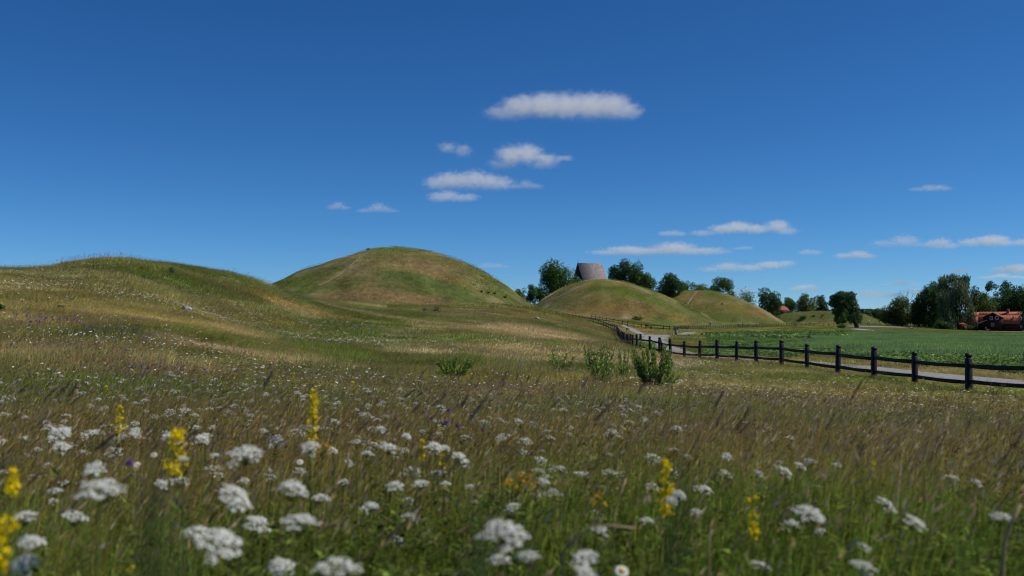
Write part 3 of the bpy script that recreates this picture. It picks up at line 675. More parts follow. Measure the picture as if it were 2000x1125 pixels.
def tree(px0, px1, py0, py1, D, label, kind='leaf', c=(.045, .085, .022), n=3600, leaf=.42, seed=1, name='deciduous_tree', cat='tree', group='trees along the skyline', ground=None, tx=None, **kw):
    p0 = at(px0, py0, D); p1 = at(px1, py1, D); w = p1[0] - p0[0]; hh = p0[2] - p1[2]; cx = (p0[0] + p1[0]) / 2
    gz = h1(cx, D)
    bx = cx if tx is None else W_(tx, D)[0]
    gz = h1(bx, D); cz = (p0[2] + p1[2]) / 2 - gz
    root = empty(name, (bx, D, gz)); tag(root, label, cat, group)
    me, lobes = crown_mesh(w, hh, int(n * 1.8), leaf * .74, seed=seed, **kw)
    link('crown', me, leafmat(kind, c), root, (cx - bx, 0, cz))
    lb = lobes.copy(); lb[:, 0] += cx - bx
    limbs(lb, max(cz, 1.0), max(w * .035, .12), seed, lean=(cx - bx, 0)).build('trunk', M_bark, root, smooth=True)
    return root
G1 = (.055, .098, .026); G2 = (.035, .065, .022); G3 = (.075, .115, .04); G4 = (.085, .105, .028); G5 = (.05, .08, .04)
tree(1110, 1141, 546, 582, 372, 'small round tree between the largest mound tree and the church roof', 'mid', G1, 1500, .42, 33)
tree(1055, 1119, 514, 592, 362, 'broad rounded green tree just left of the steep church roof', 'mid', G1, 6500, .42, 3, nl=34, lobe=.34)
tree(1029, 1062, 558, 592, 352, 'small dark tree at the foot of the largest rounded tree', 'dark', G2, 1800, .38, 4)
tree(1006, 1027, 564, 590, 357, 'tiny pale tree tip showing over the right slope of the biggest mound', 'pale', G3, 700, .4, 5)
tree(1189, 1222, 520, 575, 377, 'slender green tree touching the right end of the church roof', 'dark', (.042, .08, .025), 2200, .4, 6, lobe=.34)
tree(1208, 1262, 511, 582, 372, 'tall many-topped tree right of the church roof', 'dark', (.042, .08, .025), 4800, .4, 7, nl=30, lobe=.3)
tree(1246, 1279, 536, 590, 367, 'low green tree on the shoulder of the church mound', 'mid', G1, 2200, .4, 8)
tree(1279, 1334, 536, 592, 379, 'bushy dark green tree between the two middle mounds', 'mid2', (.042, .075, .024), 3800, .4, 9, nl=26)
tree(1326, 1362, 552, 585, 424, 'low tree peeking over the left top of the third mound', 'mid', G1, 1600, .42, 10)
tree(1352, 1386, 556, 584, 424, 'lowest tree in the gap before the pointed tree on the third mound', 'mid', G1, 1300, .42, 11)
tree(1386, 1434, 543, 592, 424, 'pointed bright green tree behind the top of the third mound', 'mid', G1, 2900, .42, 12, top=.9)
tree(1436, 1475, 568, 610, 424, 'pale airy tree on the right slope of the third mound', 'pale', (.075, .1, .05), 900, .4, 13, lobe=.36)
tree(1483, 1524, 566, 624, 428, 'dark upright tree left of the red barn roof', 'deep', G2, 3000, .45, 14, nl=20, lobe=.38)
tree(1521, 1554, 583, 618, 470, 'soft green tree right behind the red barn roof', 'mid', G5, 1700, .5, 15)
tree(1555, 1592, 576, 620, 440, 'yellowish lit tree standing on the flat mound', 'warm', G4, 2300, .45, 16, lobe=.36)
tree(1588, 1618, 579, 620, 444, 'smaller dark tree on the flat mound right of the yellowish one', 'deep', G2, 1700, .45, 17, lobe=.36)
tree(1684, 1703, 609, 634, 470, 'far low tree just right of the leaning tree', 'far', G5, 800, .5, 18)
tree(1699, 1722, 604, 636, 480, 'far hazy tree in the gap behind the signpost', 'far', G5, 900, .5, 19)
tree(1716, 1734, 611, 636, 450, 'low dark bushy tree at the left foot of the wide dark tree', 'deep', G2, 900, .45, 20)
tree(1722, 1784, 583, 636, 405, 'wide dark tree with a lit right side beside the dead bare tree', 'warm2', (.055, .07, .02), 5200, .42, 21, nl=30, lobe=.33)
tree(1789, 1842, 560, 640, 405, 'big dark tree left of the tall weeping birch', 'deep', G2, 5200, .45, 22, nl=28, lobe=.34)
tree(1893, 1937, 565, 640, 425, 'dark tree between the weeping birch and the red house roof', 'warm2', (.05, .068, .02), 3400, .45, 23, nl=24)
tree(1920, 1952, 552, 640, 445, 'tall thin-topped tree rising behind the red house roof', 'deep', G2, 2600, .45, 24, nl=24, lobe=.26)
tree(1944, 1985, 553, 640, 450, 'tall dark tree behind the house chimney', 'deep', G2, 3800, .45, 25, nl=26, lobe=.28)
tree(1972, 2035, 562, 645, 430, 'large dark tree at the right edge behind the house gable', 'deep', G2, 5600, .45, 26, nl=30, lobe=.32)
tree(2020, 2100, 556, 645, 420, 'dark tree at the extreme right beyond the house', 'deep', G2, 5000, .45, 27, nl=26, lobe=.32)
tree(2012, 2085, 552, 650, 383, 'dark tree just outside the right edge shading the house gable', 'deep', G2, 4500, .45, 28, nl=26, lobe=.32)
tree(1895, 1948, 574, 642, 432, 'broad low dark tree right behind the left end of the house', 'deep', G2, 4200, .45, 29, nl=34, lobe=.36)
tree(1936, 1998, 568, 642, 436, 'broad dark tree right behind the house chimney, lower than its neighbours', 'deep', G2, 4800, .45, 30, nl=36, lobe=.36)
tree(1776, 1812, 588, 642, 415, 'dark tree filling the gap below the dead tree', 'deep', G2, 2600, .45, 31, nl=26, lobe=.38)
tree(1812, 1848, 556, 640, 412, 'dark tree pressed against the left side of the weeping birch', 'deep', G2, 4000, .45, 32, nl=34, lobe=.36)
# far treeline closing the horizon
def strip_trees(px0, px1, D, hm, label, seed, n=22000, leaf=1.6):
    r = np.random.default_rng(seed); x = np.interp(r.random(n), [0, 1], [px0, px1]); X = (x - 1000) / F * D
    top = hm * (.55 + .6 * fbm(X / 40, X * 0 + seed, seed, 4)); Z = r.random(n) ** .6 * top; Y = D + r.uniform(-12, 12, n)
    c = np.stack([X, Y, Z + hgt(X, Y)], 1); nrm = r.normal(size=(n, 3)) + (0, -.3, .5); nrm /= np.linalg.norm(nrm, axis=1, keepdims=True)
    t = np.cross(nrm, r.normal(size=(n, 3))); t /= np.linalg.norm(t, axis=1, keepdims=True); b = np.cross(nrm, t); s = leaf * r.uniform(.5, 1.3, n)[:, None]
    V = np.stack([c - t * s, c - b * s * .7, c + t * s, c + b * s * .7], 1).reshape(-1, 3); q = np.arange(n) * 4
    me = mesh_np('far_wood', V, np.stack([q, q + 1, q + 2, q + 3], 1)); vcol(me, np.repeat(r.lognormal(0, .3, (n, 1)) * np.ones(3), 4, 0))
    tag(link('far_wood', me, leafmat('far2', (.045, .07, .042))), label, 'wood', kind='stuff')
strip_trees(1560, 2250, 900, 12, 'far wood on the flat horizon', 41)
strip_trees(900, 1560, 900, 10, 'far wood hidden low behind the mounds', 42, 8000, 2)
# weeping birch
def birch():
    D = 392; px0, px1, py0, py1 = 1826, 1902, 531, 643
    bx = W_(1872, D)[0]; gz = h1(bx, D); r = np.random.default_rng(50)
    root = empty('weeping_birch', (bx, D, gz)); tag(root, 'tallest weeping birch with hanging grey-green foliage left of the red house', 'tree', 'trees along the skyline')
    L_ = []
    for (a, b, rw, rh) in [(1846, 545, 11, 9), (1866, 541, 13, 9), (1884, 545, 11, 10), (1848, 560, 14, 12), (1868, 560, 16, 14), (1886, 562, 11, 14), (1838, 578, 12, 14), (1858, 580, 18, 16), (1880, 582, 16, 16), (1842, 600, 14, 16), (1866, 605, 18, 18), (1890, 600, 11, 16), (1872, 622, 14, 16), (1850, 618, 12, 12), (1894, 615, 8, 12), (1884, 626, 9, 12)]:
        p = at(a, b, D); k = D / F
        L_.append((p[0] - bx, r.uniform(-3, 3), p[2] - gz, rw * k, rh * k))
    me, lb = crown_mesh(1, 1, 15000, .34, seed=51, droop=1.1, lobes=L_, hollow=.5)
    link('crown', me, leafmat('birch', (.075, .1, .05)), root)
    limbs(lb - np.array((0, 0, 16, 0, 0)), 16, .42, 52, lean=(-1.2, 0), nl=16).build('trunk', M_bark, root, smooth=True)
birch()
# leaning tree
def leaning():
    D = 345; bx = W_(1673, D)[0]; gz = h1(bx, D); r = np.random.default_rng(60)
    root = empty('leaning_tree', (bx, D, gz)); tag(root, 'dark tree with a slanting trunk and arched crown at the road bend', 'tree', 'trees along the skyline')
    L_ = []
    for (a, b, rw, rh) in [(1628, 582, 9, 7), (1640, 578, 12, 9), (1655, 579, 12, 9), (1666, 588, 11, 10), (1672, 602, 9, 12), (1630, 592, 11, 8), (1644, 594, 13, 10), (1658, 598, 12, 12), (1635, 606, 11, 11), (1640, 619, 10, 9), (1650, 612, 9, 11), (1632, 624, 7, 7), (1647, 624, 8, 6), (1668, 615, 10, 10), (1678, 620, 8, 12), (1663, 622, 8, 8), (1641, 629, 7, 5)]:
        p = at(a, b, D); k = D / F
        L_.append((p[0] - bx, r.uniform(-2.2, 2.2), p[2] - gz, rw * k, rh * k))
    me, lb = crown_mesh(1, 1, 10500, .29, seed=61, lobes=L_, hollow=.7)
    link('crown', me, leafmat('deep', G2), root)
    m = MB(); k = D / F
    q = lambda a, b, y=0: (at(a, b, D)[0] - bx, y, at(a, b, D)[2] - gz)
    m.tube([q(1674, 640), q(1671, 632), q(1666, 622, .8), q(1660, 606, 1.6), q(1653, 590, 1.6)], [.85, .6, .5, .38, .15], 8)
    for e, y in ((q(1638, 600), 1), (q(1640, 620), -1), (q(1672, 600), 1), (q(1645, 584), -1), (q(1676, 614), -.6), (q(1632, 590), 0)):
        m.tube([q(1665, 620, 1), tuple((np.array(q(1662, 610)) + np.array(e)) / 2), (e[0], y, e[2])], [.36, .22, .06], 6)
    m.build('trunk', M_bark, root, smooth=True)
leaning()
# dead bare tree
def dead():
    D = 440; x, y, z = wpos(1772, D); root = empty('dead_tree', (x, y, z)); tag(root, 'bare dead tree with thin branches behind the wide dark tree', 'tree', 'trees along the skyline')
    r = np.random.default_rng(70); m = MB(); t = MB()
    H = 14
    m.tube([(0, 0, -.3), (.2, 0, H * .3), (-.1, 0, H * .6), (.3, 0, H * .8)], [.22, .18, .13, .06], 6)
    def br(p, d, ln, rad, lv):
        d = d / np.linalg.norm(d); e = p + d * ln; mid = p + d * ln * .5 + r.normal(0, ln * .05, 3)
        t.tube([tuple(p), tuple(mid), tuple(e)], [rad, rad * .7, rad * .35], 4, False)
        if lv:
            for _ in range(3): s_ = r.uniform(.4, 1); br(p + (e - p) * s_, d + r.normal(0, .45, 3) + (0, 0, .25), ln * .6, rad * .55, lv - 1)
    for i in range(9):
        h_ = r.uniform(.4, .8) * H; a = r.uniform(0, 6.28); br(np.array((0.1, 0, h_)), np.array((math.cos(a), math.sin(a) * .5, 1.1)), r.uniform(2.5, 4), .07, 2)
    m.build('trunk', M_greyw, root); t.build('branches', M_greyw, root)
dead()
# sapling
def bush_thing(px, py, D, w, h, label, c=(.05, .085, .022), nm='b', seed=1, n=500, leaf=None, name='small_bush', group='bushes in the grass', flowers=None):
    if D is None: x, y = hit(px, py, 100 if px > 560 else 20)
    else: x, y = W_(px, D)
    k = y / F; W2 = w * k; H2 = h * k; z = h1(x, y)
    root = empty(name, (x, y, z)); tag(root, label, 'bush', group)
    leaf = leaf or max(W2 * .06, .04)
    me, lb = crown_mesh(W2, H2, n, leaf, nl=12, lobe=.42, seed=seed)
    link('foliage', me, leafmat(nm, c), root, (0, 0, H2 * .42))
    m = MB(); r = np.random.default_rng(seed)
    for i in range(5):
        l = lb[r.integers(len(lb))]; m.tube([(0, 0, -.1), (l[0] * .4, l[1] * .4, H2 * .3), (l[0], l[1], l[2] + H2 * .42)], [W2 * .02, W2 * .015, W2 * .006], 5)
    m.build('stems', M_bark, root)
    return root
bush_thing(1642, 640, 330, 17, 10, 'light green sapling in front of the leaning tree', (.06, .1, .03), 'bushl', 1, 700)
bush_thing(1553, 640, 325, 6, 9, 'thin dark bush at the right end of the many-posted fence', (.04, .07, .025), 'bush', 2, 300)
bush_thing(1843, 642, 385, 30, 15, 'rounded dark bush at the foot of the weeping birch', (.04, .06, .022), 'bush', 3, 1500)
bush_thing(1897, 643, 388, 26, 10, 'clipped dark hedge left of the red house', (.04, .065, .02), 'bush', 4, 1200, name='hedge')
for a in [(1569, 622, 14, 7, 'widest bush on the flat mound'), (1589, 619, 6, 4, 'middle small bush on the flat mound'), (1607, 618, 6, 4, 'rightmost small bush on the flat mound'),
          (1245, 624, 22, 7, 'yellow-green bush behind the fence below the church mound'), (137, 588, 11, 6, 'left small green bush on the left slope'), (200, 592, 11, 6, 'small green bush right of the middle of the left slope'), (120, 604, 14, 7, 'faint low bush below the two slope bushes'), (3, 612, 12, 18, 'dark bush cut by the left edge of the picture'),
          (336, 537, 13, 16, 'grey-green thistle-like bush near the crest of the left hill'), (466, 538, 6, 11, 'upright spiky plant on the right end of the left crest'), (282, 528, 22, 9, 'yellow-flowered low bush near the top of the left hill'), (850, 634, 20, 12, 'grey-green bush in the meadow below the biggest mound'), (830, 645, 14, 9, 'lower grey-green tuft beside the meadow bush'),
          (940, 571, 6, 4, 'left dark tuft on the right flank of the biggest mound'), (954, 574, 6, 4, 'second dark tuft on the right flank of the biggest mound'), (966, 575, 6, 4, 'third dark tuft on the right flank of the biggest mound'), (986, 582, 8, 5, 'lowest dark tuft on the right flank of the biggest mound'),
          (720, 489, 10, 4, 'little bush at the top of the worn track'), (1410, 596, 5, 4, 'tiny bush on the third mound'), (500, 545, 10, 7, 'low bush on the slope near the saddle')]:
    px, py, w_, h_, lb_ = a
    cc = (.10, .11, .02) if 'yellow' in lb_ else ((.06, .08, .045) if 'grey' in lb_ else (.05, .085, .022))
    bush_thing(px, py, None, w_, h_, lb_, cc, 'y' if 'yellow' in lb_ else ('g' if 'grey' in lb_ else 'bush2'), int(px), 420)

# ------------------------------------------------------------ willow shrubs in the meadow
M_will = mat_leaf('willow_leaf', (.17, .27, .055), .5)
M_twig = mat_noise('twig', (.06, .05, .03), (.11, .09, .05), 9, .8)
def willow(px, pybase, D, rods, label, seed, leafl=.085, dens=1.0):
    """rods: list of (tip px, tip py, base dx px). every rod is a leafy shoot rising from the base"""
    x, y, z = wpos(px, D); r = np.random.default_rng(seed)
    root = empty('willow_shrub', (x, y, z)); tag(root, label, 'shrub', 'willow shrubs in the meadow')
    m = MB(); C = []; T = []; S = []
    for tx, ty, bd in rods:
        e = at(tx, ty, D) - np.array((x, y, z)); e[1] = r.normal(0, .18) * D / 25
        b = np.array((bd * D / F, r.normal(0, .08), -.05))
        ctrl = b * .45 + e * .55 + np.array(((e[0] - b[0]) * .12, 0, -.05 * e[2]))
        pts = [b * (1 - t) ** 2 + ctrl * 2 * t * (1 - t) + e * t * t for t in np.linspace(0, 1, 7)]
        m.tube([tuple(p) for p in pts], [.009 * (1 - .75 * t) for t in np.linspace(0, 1, 7)], 4, False)
        ln = np.linalg.norm(e - b); nn = int(ln * 100 * dens)
        t = r.uniform(.12, 1.0, nn) ** .8; P = b * ((1 - t) ** 2)[:, None] + ctrl * (2 * t * (1 - t))[:, None] + e * (t * t)[:, None]
        dr = (e - b) / ln
        side = r.normal(size=(nn, 3)); side -= (side @ dr)[:, None] * dr; side /= np.linalg.norm(side, axis=1, keepdims=True)
        d = dr * r.uniform(.6, 1.3, nn)[:, None] + side * r.uniform(.2, .65, nn)[:, None]; d /= np.linalg.norm(d, axis=1, keepdims=True)
        P = P + side * r.uniform(0, .03, nn)[:, None]
        C.append(P); T.append(d); S.append(leafl * r.uniform(.6, 1.25, nn) * (1.1 - .4 * t))
    C = np.concatenate(C); T = np.concatenate(T); S = np.concatenate(S)[:, None]; n = len(C)
    w_ = np.cross(T, r.normal(size=(n, 3))); w_ /= np.linalg.norm(w_, axis=1, keepdims=True); nn_ = np.cross(T, w_)
    V = np.stack([C, C + T * S * .45 + w_ * S * .21 + nn_ * S * .05, C + T * S, C + T * S * .45 - w_ * S * .21 + nn_ * S * .05], 1).reshape(-1, 3)
    q = np.arange(n) * 4; me = mesh_np('foliage', V, np.stack([q, q + 1, q + 2, q + 3], 1)); vcol(me, np.repeat(r.lognormal(0, .3, (n, 1)) * np.ones(3), 4, 0))
    link('foliage', me, M_will, root); m.build('branches', M_twig, root)
rr = random.Random(5)
willow(885, 744, 26, [(856, 708, -6), (868, 702, -5), (877, 703, -3), (893, 696, 0), (890, 706, -2), (903, 712, 2), (915, 705, 5), (919, 713, 6), (853, 722, -6), (862, 722, -3), (882, 718, 0), (900, 722, 4), (910, 720, 6), (872, 715, -4)], 'low willow shrub with dark upright shoots, alone at the left', 1, leafl=.1, dens=1.3)
willow(1096, 726, 30, [(1079, 682, -8), (1076, 696, -7), (1086, 700, -6), (1092, 698, -2), (1104, 692, 0), (1098, 702, 0), (1118, 700, 4), (1112, 706, 5), (1088, 708, -4), (1104, 712, 4), (1116, 708, 6), (1072, 705, -7)], 'small willow shrub just left of the paired shoots', 2)
willow(1163, 720, 29, [(1143, 676, -8), (1148, 682, -7), (1154, 680, -5), (1160, 678, -2), (1166, 684, -2), (1174, 680, 1), (1183, 674, 3), (1186, 680, 4), (1194, 680, 6), (1197, 686, 8), (1142, 690, -8), (1152, 692, -5), (1164, 692, 0), (1176, 690, 4), (1186, 692, 6)], 'willow shrub with dark shoots slanting right', 3)
willow(1172, 746, 25, [(1156, 706, -5), (1163, 700, -3), (1172, 704, 0), (1182, 702, 3), (1190, 708, 6), (1197, 712, 8), (1154, 718, -6), (1165, 714, -2), (1178, 714, 2), (1190, 720, 6), (1160, 724, -5), (1184, 724, 5)], 'bright green low shrub below the slanting willow shoots', 4)
willow(1214, 712, 29, [(1208, 680, -3), (1213, 688, 0), (1220, 684, 2), (1228, 682, 5), (1210, 694, -3), (1222, 694, 3)], 'sparse little willow sprigs between two larger shrubs', 5, dens=.7)
big = [(rr.uniform(1234, 1306), rr.uniform(668, 700), rr.uniform(-14, 12)) for _ in range(20)]
big = [(a, b, (a - 1270) * .35) for a, b, c in big] + [(1252, 666, -4), (1262, 669, -2), (1276, 670, 0), (1292, 674, 4), (1300, 678, 5), (1306, 684, 6), (1311, 702, 8), (1314, 708, 8), (1318, 730, 8), (1324, 736, 10), (1320, 742, 10), (1308, 738, 6), (1296, 716, 5), (1246, 700, -7), (1252, 712, -6), (1240, 690, -8), (1236, 680, -8)] + [(rr.uniform(1246, 1312), rr.uniform(700, 745), rr.uniform(-8, 10)) for _ in range(13)]
willow(1276, 760, 24.5, big, 'largest bushy willow shrub in front of the fence', 6, dens=1.0)

# ------------------------------------------------------------ boulders
M_rock = mat_noise('granite', (.16, .155, .15), (.38, .36, .34), 7, .9, .5)
def rock(px, py, D, w, label, name='boulder'):
    x, y, z = wpos(px, D) if D else (*hit(px, py, 20), 0); z = h1(x, y); s = w * y / F
    r = np.random.default_rng(int(px)); me = bpy.data.meshes.new(name)
    import bmesh
    bm = bmesh.new(); bmesh.ops.create_icosphere(bm, subdivisions=4, radius=1)
    for v in bm.verts:
        c = np.array(v.co); f_ = 1 + .35 * (float(fbm(np.array([c[0] * 1.3 + 5]), np.array([c[1] * 1.3 + c[2] * 2]), int(px), 4)[0]) - .5)
        v.co = Vector((c[0] * f_ * s / 2, c[1] * f_ * s * .4, max(c[2], -.5) * f_ * s * .42 * (1.15 if c[0] < 0 else .85)))
    bm.to_mesh(me); bm.free()
    o = link(name, me, M_rock, None, (x, y, z + s * .16)); tag(o, label, 'rock')
rock(365, 608, None, 19, 'grey granite boulder lying on the left slope')
rock(1049, 624, None, 9, 'small pale stone in the dry grass below the middle mounds')
rock(1769.5, 632, 395, 4, 'small white stone on the grass before the wide dark tree')

# ------------------------------------------------------------ buildings
M_shingle = mat_noise('wood_shingle', (.11, .105, .115), (.40, .30, .25), 2.2, .9, .1, detail=4, c3=(.23, .205, .2))
M_clad = mat_noise('dark_cladding', (.03, .022, .02), (.055, .042, .036), 4, .8)
M_plaster = mat_noise('plaster', (.5, .48, .45), (.62, .6, .56), 2, .9)
M_stone = mat_noise('field_stone', (.2, .17, .15), (.36, .31, .28), 1.2, .9, .3)
def church():
    D = 395; a = R(26); k = D / F
    ridge_z = at(1128, 513.2, D)[2]; x0 = at(1128, 513, D)[0]
    L_ = 11.3; gz = h1(x0 + 5, D); H = ridge_z - gz
    root = empty('stone_church', (x0, D, gz)); root.rotation_euler = (0, 0, a); tag(root, 'old church with a tall steep shingled roof rising behind the mound', 'church')
    sl = math.tan(R(59)); rh = min(H - 4, 12.5); hw = rh / sl        # local x along the ridge, y across
    ez = H - rh
    m = MB(); m.prism([(0.35, 0), (L_ - .35, 0), (L_ - .35, ez), (.35, ez)], -hw + .5, hw - .5); m.build('wall', M_stone, root)
    M_gab = mat_noise('dark_gable_boards', (.008, .007, .007), (.018, .015, .014), 4, .85)  # near-black, darker than the cladding, so the gable parts from the roof
    g = MB()
    for gx in (.35, L_ - .35 - .2):
        g.add([(gx, -hw + .5, ez), (gx, hw - .5, ez), (gx, 0, H - .5 * sl), (gx + .2, -hw + .5, ez), (gx + .2, hw - .5, ez), (gx + .2, 0, H - .5 * sl)], [(0, 2, 1), (3, 4, 5), (0, 1, 4, 3), (1, 2, 5, 4), (2, 0, 3, 5)])
    g.build('gable', M_gab, root)
    p = MB(); p.box((.3, 0, ez + 6.2), (.1, 1.5, 1.6)); p.build('gable_panel', M_plaster, root)
    # roof: two thick slabs with shingle courses
    rf = MB()
    for s in (-1, 1):
        n_ = 60
        for i in range(n_):
            t0, t1 = i / n_, (i + 1) / n_
            y0, z0 = s * (hw + .35) * (1 - t0), H - (hw + .35) * sl * (1 - t0); y1, z1 = s * (hw + .35) * (1 - t1), H - (hw + .35) * sl * (1 - t1)
            o_n = np.array((s * math.sin(R(59)), math.cos(R(59)))) * .018
            rf.add([(0, y0 + o_n[0] * 2, z0 + o_n[1] * 2), (L_, y0 + o_n[0] * 2, z0 + o_n[1] * 2), (L_, y1 + o_n[0], z1 + o_n[1]), (0, y1 + o_n[0], z1 + o_n[1]), (0, y0, z0), (L_, y0, z0), (L_, y1, z1), (0, y1, z1)], [(0, 1, 2, 3), (7, 6, 5, 4), (0, 4, 5, 1), (1, 5, 6, 2), (3, 7, 4, 0), (2, 6, 7, 3)])
    r_ = rf.build('roof', M_shingle, root)
    c = MB(); c.box((0.2, 0, H + .5), (.09, .09, 1.1)); c.box((0.2, 0, H + .75), (.4, .08, .08)); c.build('finial', M_clad, r_)
church()
M_tile = mat_noise('clay_tile', (.30, .085, .045), (.44, .14, .075), 3, .85, .2, stretch=(1, 1, 1), detail=5)
M_falu = mat_noise('red_timber', (.055, .014, .011), (.085, .02, .015), 3, .9, stretch=(6, 6, .4))
M_falul = mat_noise('red_door_timber', (.16, .03, .018), (.22, .045, .025), 3, .9, stretch=(6, 6, .4))
M_white = mat_noise('white_paint', (.62, .62, .6), (.74, .74, .72), 3, .6)
M_brick = mat_noise('chimney_brick', (.22, .07, .045), (.32, .11, .07), 6, .9)
M_glass, N_, L_x = newmat('window_glass'); _o = N_.new('ShaderNodeOutputMaterial'); _b = N_.new('ShaderNodeBsdfPrincipled'); _b.inputs['Base Color'].default_value = (.02, .025, .03, 1); _b.inputs['Roughness'].default_value = .08; L_x.new(_b.outputs[0], _o.inputs[0])
def window(root, cx, cz, w, h, y, axis='x'):
    f = MB(); t = .14
    def bx(m, a, b, d): m.box((a, y, b), d) if axis == 'x' else m.box((y, a, b), (d[1], d[0], d[2]))
    bx(f, cx - w / 2, cz, (t, .12, h + t)); bx(f, cx + w / 2, cz, (t, .12, h + t)); bx(f, cx, cz + h / 2, (w - t, .12, t)); bx(f, cx, cz - h / 2, (w - t, .12, t)); bx(f, cx, cz, (.06, .1, h - t))
    o = f.build('window', M_white, root); p = MB(); bx(p, cx, cz, (w - t * .5, .05, h - t * .5)); p.build('pane', M_glass, o)
def house():
    D = 388; k = D / F; x0 = at(1912, 645, D)[0]; gz = h1(at(1945, 645, D)[0], D)
    P = lambda px, py: (at(px, py, D)[0] - x0, at(px, py, D)[2] - gz)
    root = empty('red_house', (x0, D, gz)); tag(root, 'dark red two-storey timber house with an orange tiled gambrel roof', 'house')
    root.rotation_euler = (0, 0, R(-38))
    Lx = P(1983, 640)[0]; ri = P(1940, 609.8)[1]; W_h = 7.4; br = ri - 1.35; ev = 3.1       # ridge, break and eave heights
    prof = [(0, 0), (W_h, 0), (W_h, ev), (W_h - 1.7, br), (W_h / 2, ri - .1), (1.7, br), (0, ev)]   # y,z profile
    m = MB(); n_ = len(prof); V = [(0, y, z) for y, z in prof] + [(Lx, y, z) for y, z in prof]
    m.add(V, [tuple(range(n_)), tuple(range(2 * n_ - 1, n_ - 1, -1))] + [(i, i + n_, (i + 1) % n_ + n_, (i + 1) % n_) for i in (0, 1, 6)]); m.build('wall', M_falu, root)
    rf = MB()
    prf = [(-.45, ev - .3), (1.55, br + .06), (W_h / 2, ri), (W_h - 1.55, br + .06), (W_h + .45, ev - .3)]
    def slab(m, p, q, xa, xb, th=.16):
        d = np.array((q[0] - p[0], q[1] - p[1])); nn = np.array((-d[1], d[0])) / np.linalg.norm(d) * th
        if nn[1] < 0: nn = -nn
        V = [(xa, p[0], p[1]), (xb, p[0], p[1]), (xb, q[0], q[1]), (xa, q[0], q[1]), (xa, p[0] + nn[0], p[1] + nn[1]), (xb, p[0] + nn[0], p[1] + nn[1]), (xb, q[0] + nn[0], q[1] + nn[1]), (xa, q[0] + nn[0], q[1] + nn[1])]
        m.add(V, [(3, 2, 1, 0), (4, 5, 6, 7), (0, 1, 5, 4), (1, 2, 6, 5), (2, 3, 7, 6), (3, 0, 4, 7)])
        # tile ridges
        nr = int((xb - xa) / .5)
        for i in range(nr):
            xx = xa + (i + .5) * (xb - xa) / nr
            m.add([(xx - .09, p[0] + nn[0] * .98, p[1] + nn[1] * .98), (xx + .09, p[0] + nn[0] * .98, p[1] + nn[1] * .98), (xx + .09, q[0] + nn[0] * .98, q[1] + nn[1] * .98), (xx - .09, q[0] + nn[0] * .98, q[1] + nn[1] * .98), (xx, p[0] + nn[0] * 1.5, p[1] + nn[1] * 1.5), (xx, q[0] + nn[0] * 1.5, q[1] + nn[1] * 1.5)], [(0, 4, 5, 3), (4, 1, 2, 5), (0, 1, 4), (3, 5, 2)])
    for i in range(4): slab(rf, prf[i], prf[i + 1], -.4, Lx + .4)
    roof = rf.build('roof', M_tile, root)
    # white barge boards on the right gable
    bb = MB()
    for i in range(4):
        p, q = prf[i], prf[i + 1]; d = np.array((q[0] - p[0], q[1] - p[1])); nn = np.array((-d[1], d[0])) / np.linalg.norm(d) * .22
        if nn[1] < 0: nn = -nn
        for xx in (Lx + .405,): bb.add([(xx, p[0], p[1]), (xx + .06, p[0], p[1]), (xx + .06, q[0], q[1]), (xx, q[0], q[1]), (xx, p[0] + nn[0], p[1] + nn[1]), (xx + .06, p[0] + nn[0], p[1] + nn[1]), (xx + .06, q[0] + nn[0], q[1] + nn[1]), (xx, q[0] + nn[0], q[1] + nn[1])], [(3, 2, 1, 0), (4, 5, 6, 7), (0, 1, 5, 4), (1, 2, 6, 5), (2, 3, 7, 6), (3, 0, 4, 7)])
    bb.build('barge_board', M_greyw, root)
    # projecting front gable (cross wing)
    gx0, gx1 = P(1922, 640)[0], P(1955, 640)[0]; gm = (gx0 + gx1) / 2; gh = P(1940, 611)[1]; ge = P(1955, 619)[1]
    m = MB(); m.prism([(gx0, 0), (gx1, 0), (gx1, ge), (gm, gh - .15), (gx0, ge)], -1.6, 1.5); cw = m.build('front_wing', M_falu, root)
    r2 = MB()
    for sx, xe in ((-1, gx0 - .45), (1, gx1 + .45)):
        ze = ge - .3; V = [(gm, -1.95, gh), (xe, -1.95, ze), (xe, 2.6, ze), (gm, 2.6, gh)]
        V = V + [(a, b, c + .17) for a, b, c in V]; r2.add(V, [(0, 1, 2, 3), (7, 6, 5, 4), (0, 4, 5, 1), (1, 5, 6, 2), (2, 6, 7, 3), (3, 7, 4, 0)])
    r2.build('wing_roof', M_tile, root)
    b2 = MB()
    for xe in (gx0 - .45, gx1 + .45):
        ze = ge - .3; V = [(gm, -2.02, gh - .08), (xe, -2.02, ze - .08), (xe, -1.96, ze - .08), (gm, -1.96, gh - .08)]
        V = V + [(a, b, c + .26) for a, b, c in V]; b2.add(V, [(0, 1, 2, 3), (7, 6, 5, 4), (0, 4, 5, 1), (1, 5, 6, 2), (2, 6, 7, 3), (3, 7, 4, 0)])
    b2.build('barge_board', M_greyw, root)
    for px, py in ((1936, 621.2), (1946.3, 621.2), (1938.3, 634)): a, b = P(px, py); window(root, a, b, 1.0, 1.15, -1.64)
    m = MB(); m.box((gx1 + 1.3, -.06, 1.05), (1.0, .1, 2.1)); m.build('door', M_clad, root)
    for y_, z_ in ((2.4, 1.7), (W_h - 2.4, 1.7), (3.0, 4.7), (W_h - 3.0, 4.7)): window(root, y_, z_, .8, 1.1, Lx + .04, 'y')
    # long low roofed annex to the left
    ax0 = P(1894, 640)[0]; m = MB(); m.box(((ax0 + 0.0) / 2 + .0, W_h / 2, 1.1), (-ax0 - .02, W_h, 2.2)); m.build('annex_wall', M_falu, root)
